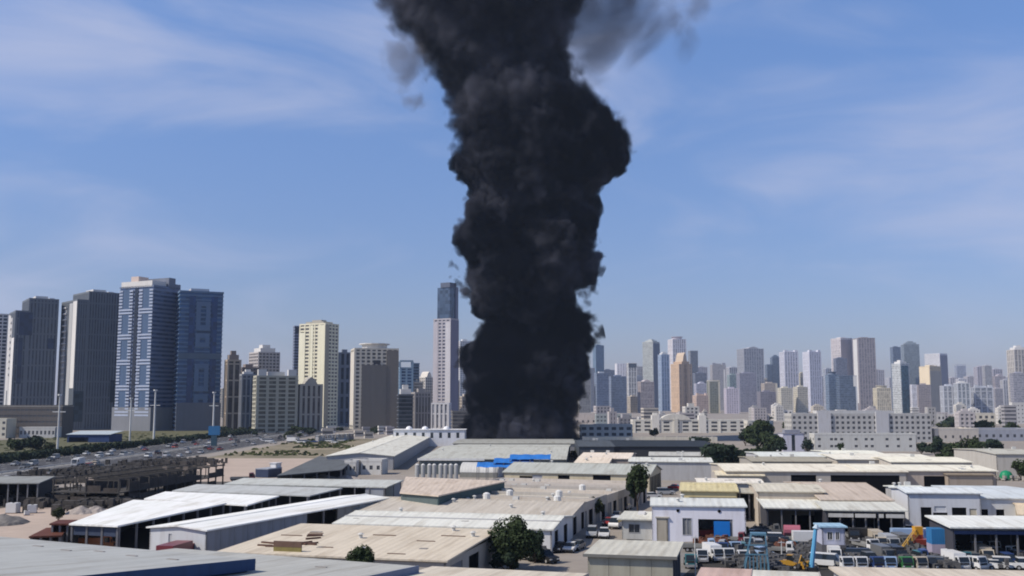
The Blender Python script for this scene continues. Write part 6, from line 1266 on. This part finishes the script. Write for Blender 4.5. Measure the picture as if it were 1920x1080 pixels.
    # softer, thinner upper left flank and top
    hi = t.nodes.new('ShaderNodeMapRange'); t.links.new(sp.outputs['Z'], hi.inputs[0]); hi.inputs[1].default_value = 170; hi.inputs[2].default_value = 280; hi.inputs[3].default_value = soft; hi.inputs[4].default_value = soft * 6
    den = mt('DIVIDE', sd, hi.outputs[0])
    cl = t.nodes.new('ShaderNodeClamp'); t.links.new(den, cl.inputs[0])
    t.links.new(mt('MULTIPLY', mt('POWER', cl.outputs[0], 1.5), dens), pv.inputs['Density'])
    return m
def smoke_mesh(margin):
    mb = MB(); n = 56; rings = 76
    def pr(z):
        for (z0, x0, r0), (z1, x1, r1) in zip(PROF, PROF[1:]):
            if z0 <= z <= z1:
                k = (z - z0) / max(1e-6, z1 - z0); return x0 + (x1 - x0) * k, r0 + (r1 - r0) * k
        return PROF[-1][1:] if z > PROF[-1][0] else PROF[0][1:]
    for j in range(rings + 1):
        z = 0.3 + (SM_Z1 - 0.3) * j / rings; x, r = pr(z)
        for k in range(n):
            a = 6.28318 * k / n
            q = Vector((math.cos(a), math.sin(a), 0)); bump = mnoise.noise(Vector((q.x * 1.7, q.y * 1.7, z * .045))) * 1.6
            rad = r + margin + bump
            mb.v.append((x + q.x * rad, q.y * rad / 1.05, z))
    for j in range(rings):
        for k in range(n): mb.f.append((j * n + k, j * n + (k + 1) % n, (j + 1) * n + (k + 1) % n, (j + 1) * n + k))
    mb.f.append(tuple(range(n))[::-1]); mb.f.append(tuple(rings * n + k for k in range(n)))
    return mb
plume = thing('smoke_plume', 'tall black column of billowing smoke rising from the burning warehouse', 'smoke', (0, SMY, 0))
sm = smoke_material('black_smoke', 0.5, 4.2, 17.0, 0.036, SM_Z1)
smo = smoke_mesh(7.0).build('smoke_column', sm, plume, smooth=True)
sm.cycles.volume_step_rate = 0.12
# thin torn wisps beside the upper column
def wisp_material(name, dens, scale, lo, rad):
    m = bpy.data.materials.new(name); m.use_nodes = True; t = m.node_tree; t.nodes.clear()
    o = t.nodes.new('ShaderNodeOutputMaterial'); pv = t.nodes.new('ShaderNodeVolumePrincipled'); t.links.new(pv.outputs[0], o.inputs['Volume']); pv.inputs['Color'].default_value = (0.22, 0.22, 0.25, 1)
    tx = t.nodes.new('ShaderNodeTexCoord'); n = t.nodes.new('ShaderNodeTexNoise'); n.inputs['Scale'].default_value = scale; n.inputs['Detail'].default_value = 5; n.inputs['Distortion'].default_value = 0.8; t.links.new(tx.outputs['Object'], n.inputs['Vector'])
    ln = t.nodes.new('ShaderNodeVectorMath'); ln.operation = 'LENGTH'; dv = t.nodes.new('ShaderNodeVectorMath'); dv.operation = 'DIVIDE'; t.links.new(tx.outputs['Object'], dv.inputs[0]); dv.inputs[1].default_value = rad; t.links.new(dv.outputs[0], ln.inputs[0])
    f = t.nodes.new('ShaderNodeMapRange'); t.links.new(ln.outputs['Value'], f.inputs[0]); f.inputs[1].default_value = 1.0; f.inputs[2].default_value = 0.2; f.inputs[3].default_value = -0.28; f.inputs[4].default_value = 0.1
    a = t.nodes.new('ShaderNodeMath'); t.links.new(n.outputs[0], a.inputs[0]); t.links.new(f.outputs[0], a.inputs[1])
    r = t.nodes.new('ShaderNodeMapRange'); t.links.new(a.outputs[0], r.inputs[0]); r.inputs[1].default_value = lo; r.inputs[2].default_value = lo + .25; r.inputs[3].default_value = 0; r.inputs[4].default_value = dens
    t.links.new(r.outputs[0], pv.inputs['Density']); m.cycles.volume_step_rate = 0.3; return m
for k, (px, py, rx, rz_, ry, dens, sc_, lo) in enumerate([(1150, 10, 66, 60, 26, .06, .026, .33), (782, 188, 15, 9, 8, .12, .09, .40), (778, 95, 30, 34, 16, .08, .05, .38)]):
    P = at_y(px, py, SMY - 2); mb = MB().ball((0, 0, 0), 1.0, 20, 12)
    mb.v = [(x * rx, y * ry, z * rz_) for x, y, z in mb.v]; o = mb.build('smoke_wisp', wisp_material('thin_smoke_%d' % k, dens, sc_, lo, (rx, ry, rz_)), plume, smooth=True); o.location = (P.x, P.y - SMY, P.z)
# ---------------------------------------------------------------- the air
hz = MB().box(-4600, 4600, -260, 7200, -1.2, SM_Z1 + 12).build('haze', None, kind='stuff')
hm = bpy.data.materials.new('air_haze'); hm.use_nodes = True; ht = hm.node_tree; ht.nodes.clear()
ho = ht.nodes.new('ShaderNodeOutputMaterial'); hp = ht.nodes.new('ShaderNodeVolumePrincipled')
hp.inputs['Color'].default_value = (0.56, 0.70, 0.96, 1); hp.inputs['Density'].default_value = 0.00005; hp.inputs['Anisotropy'].default_value = 0.2
ht.links.new(hp.outputs[0], ho.inputs['Volume']); hz.data.materials.append(hm)
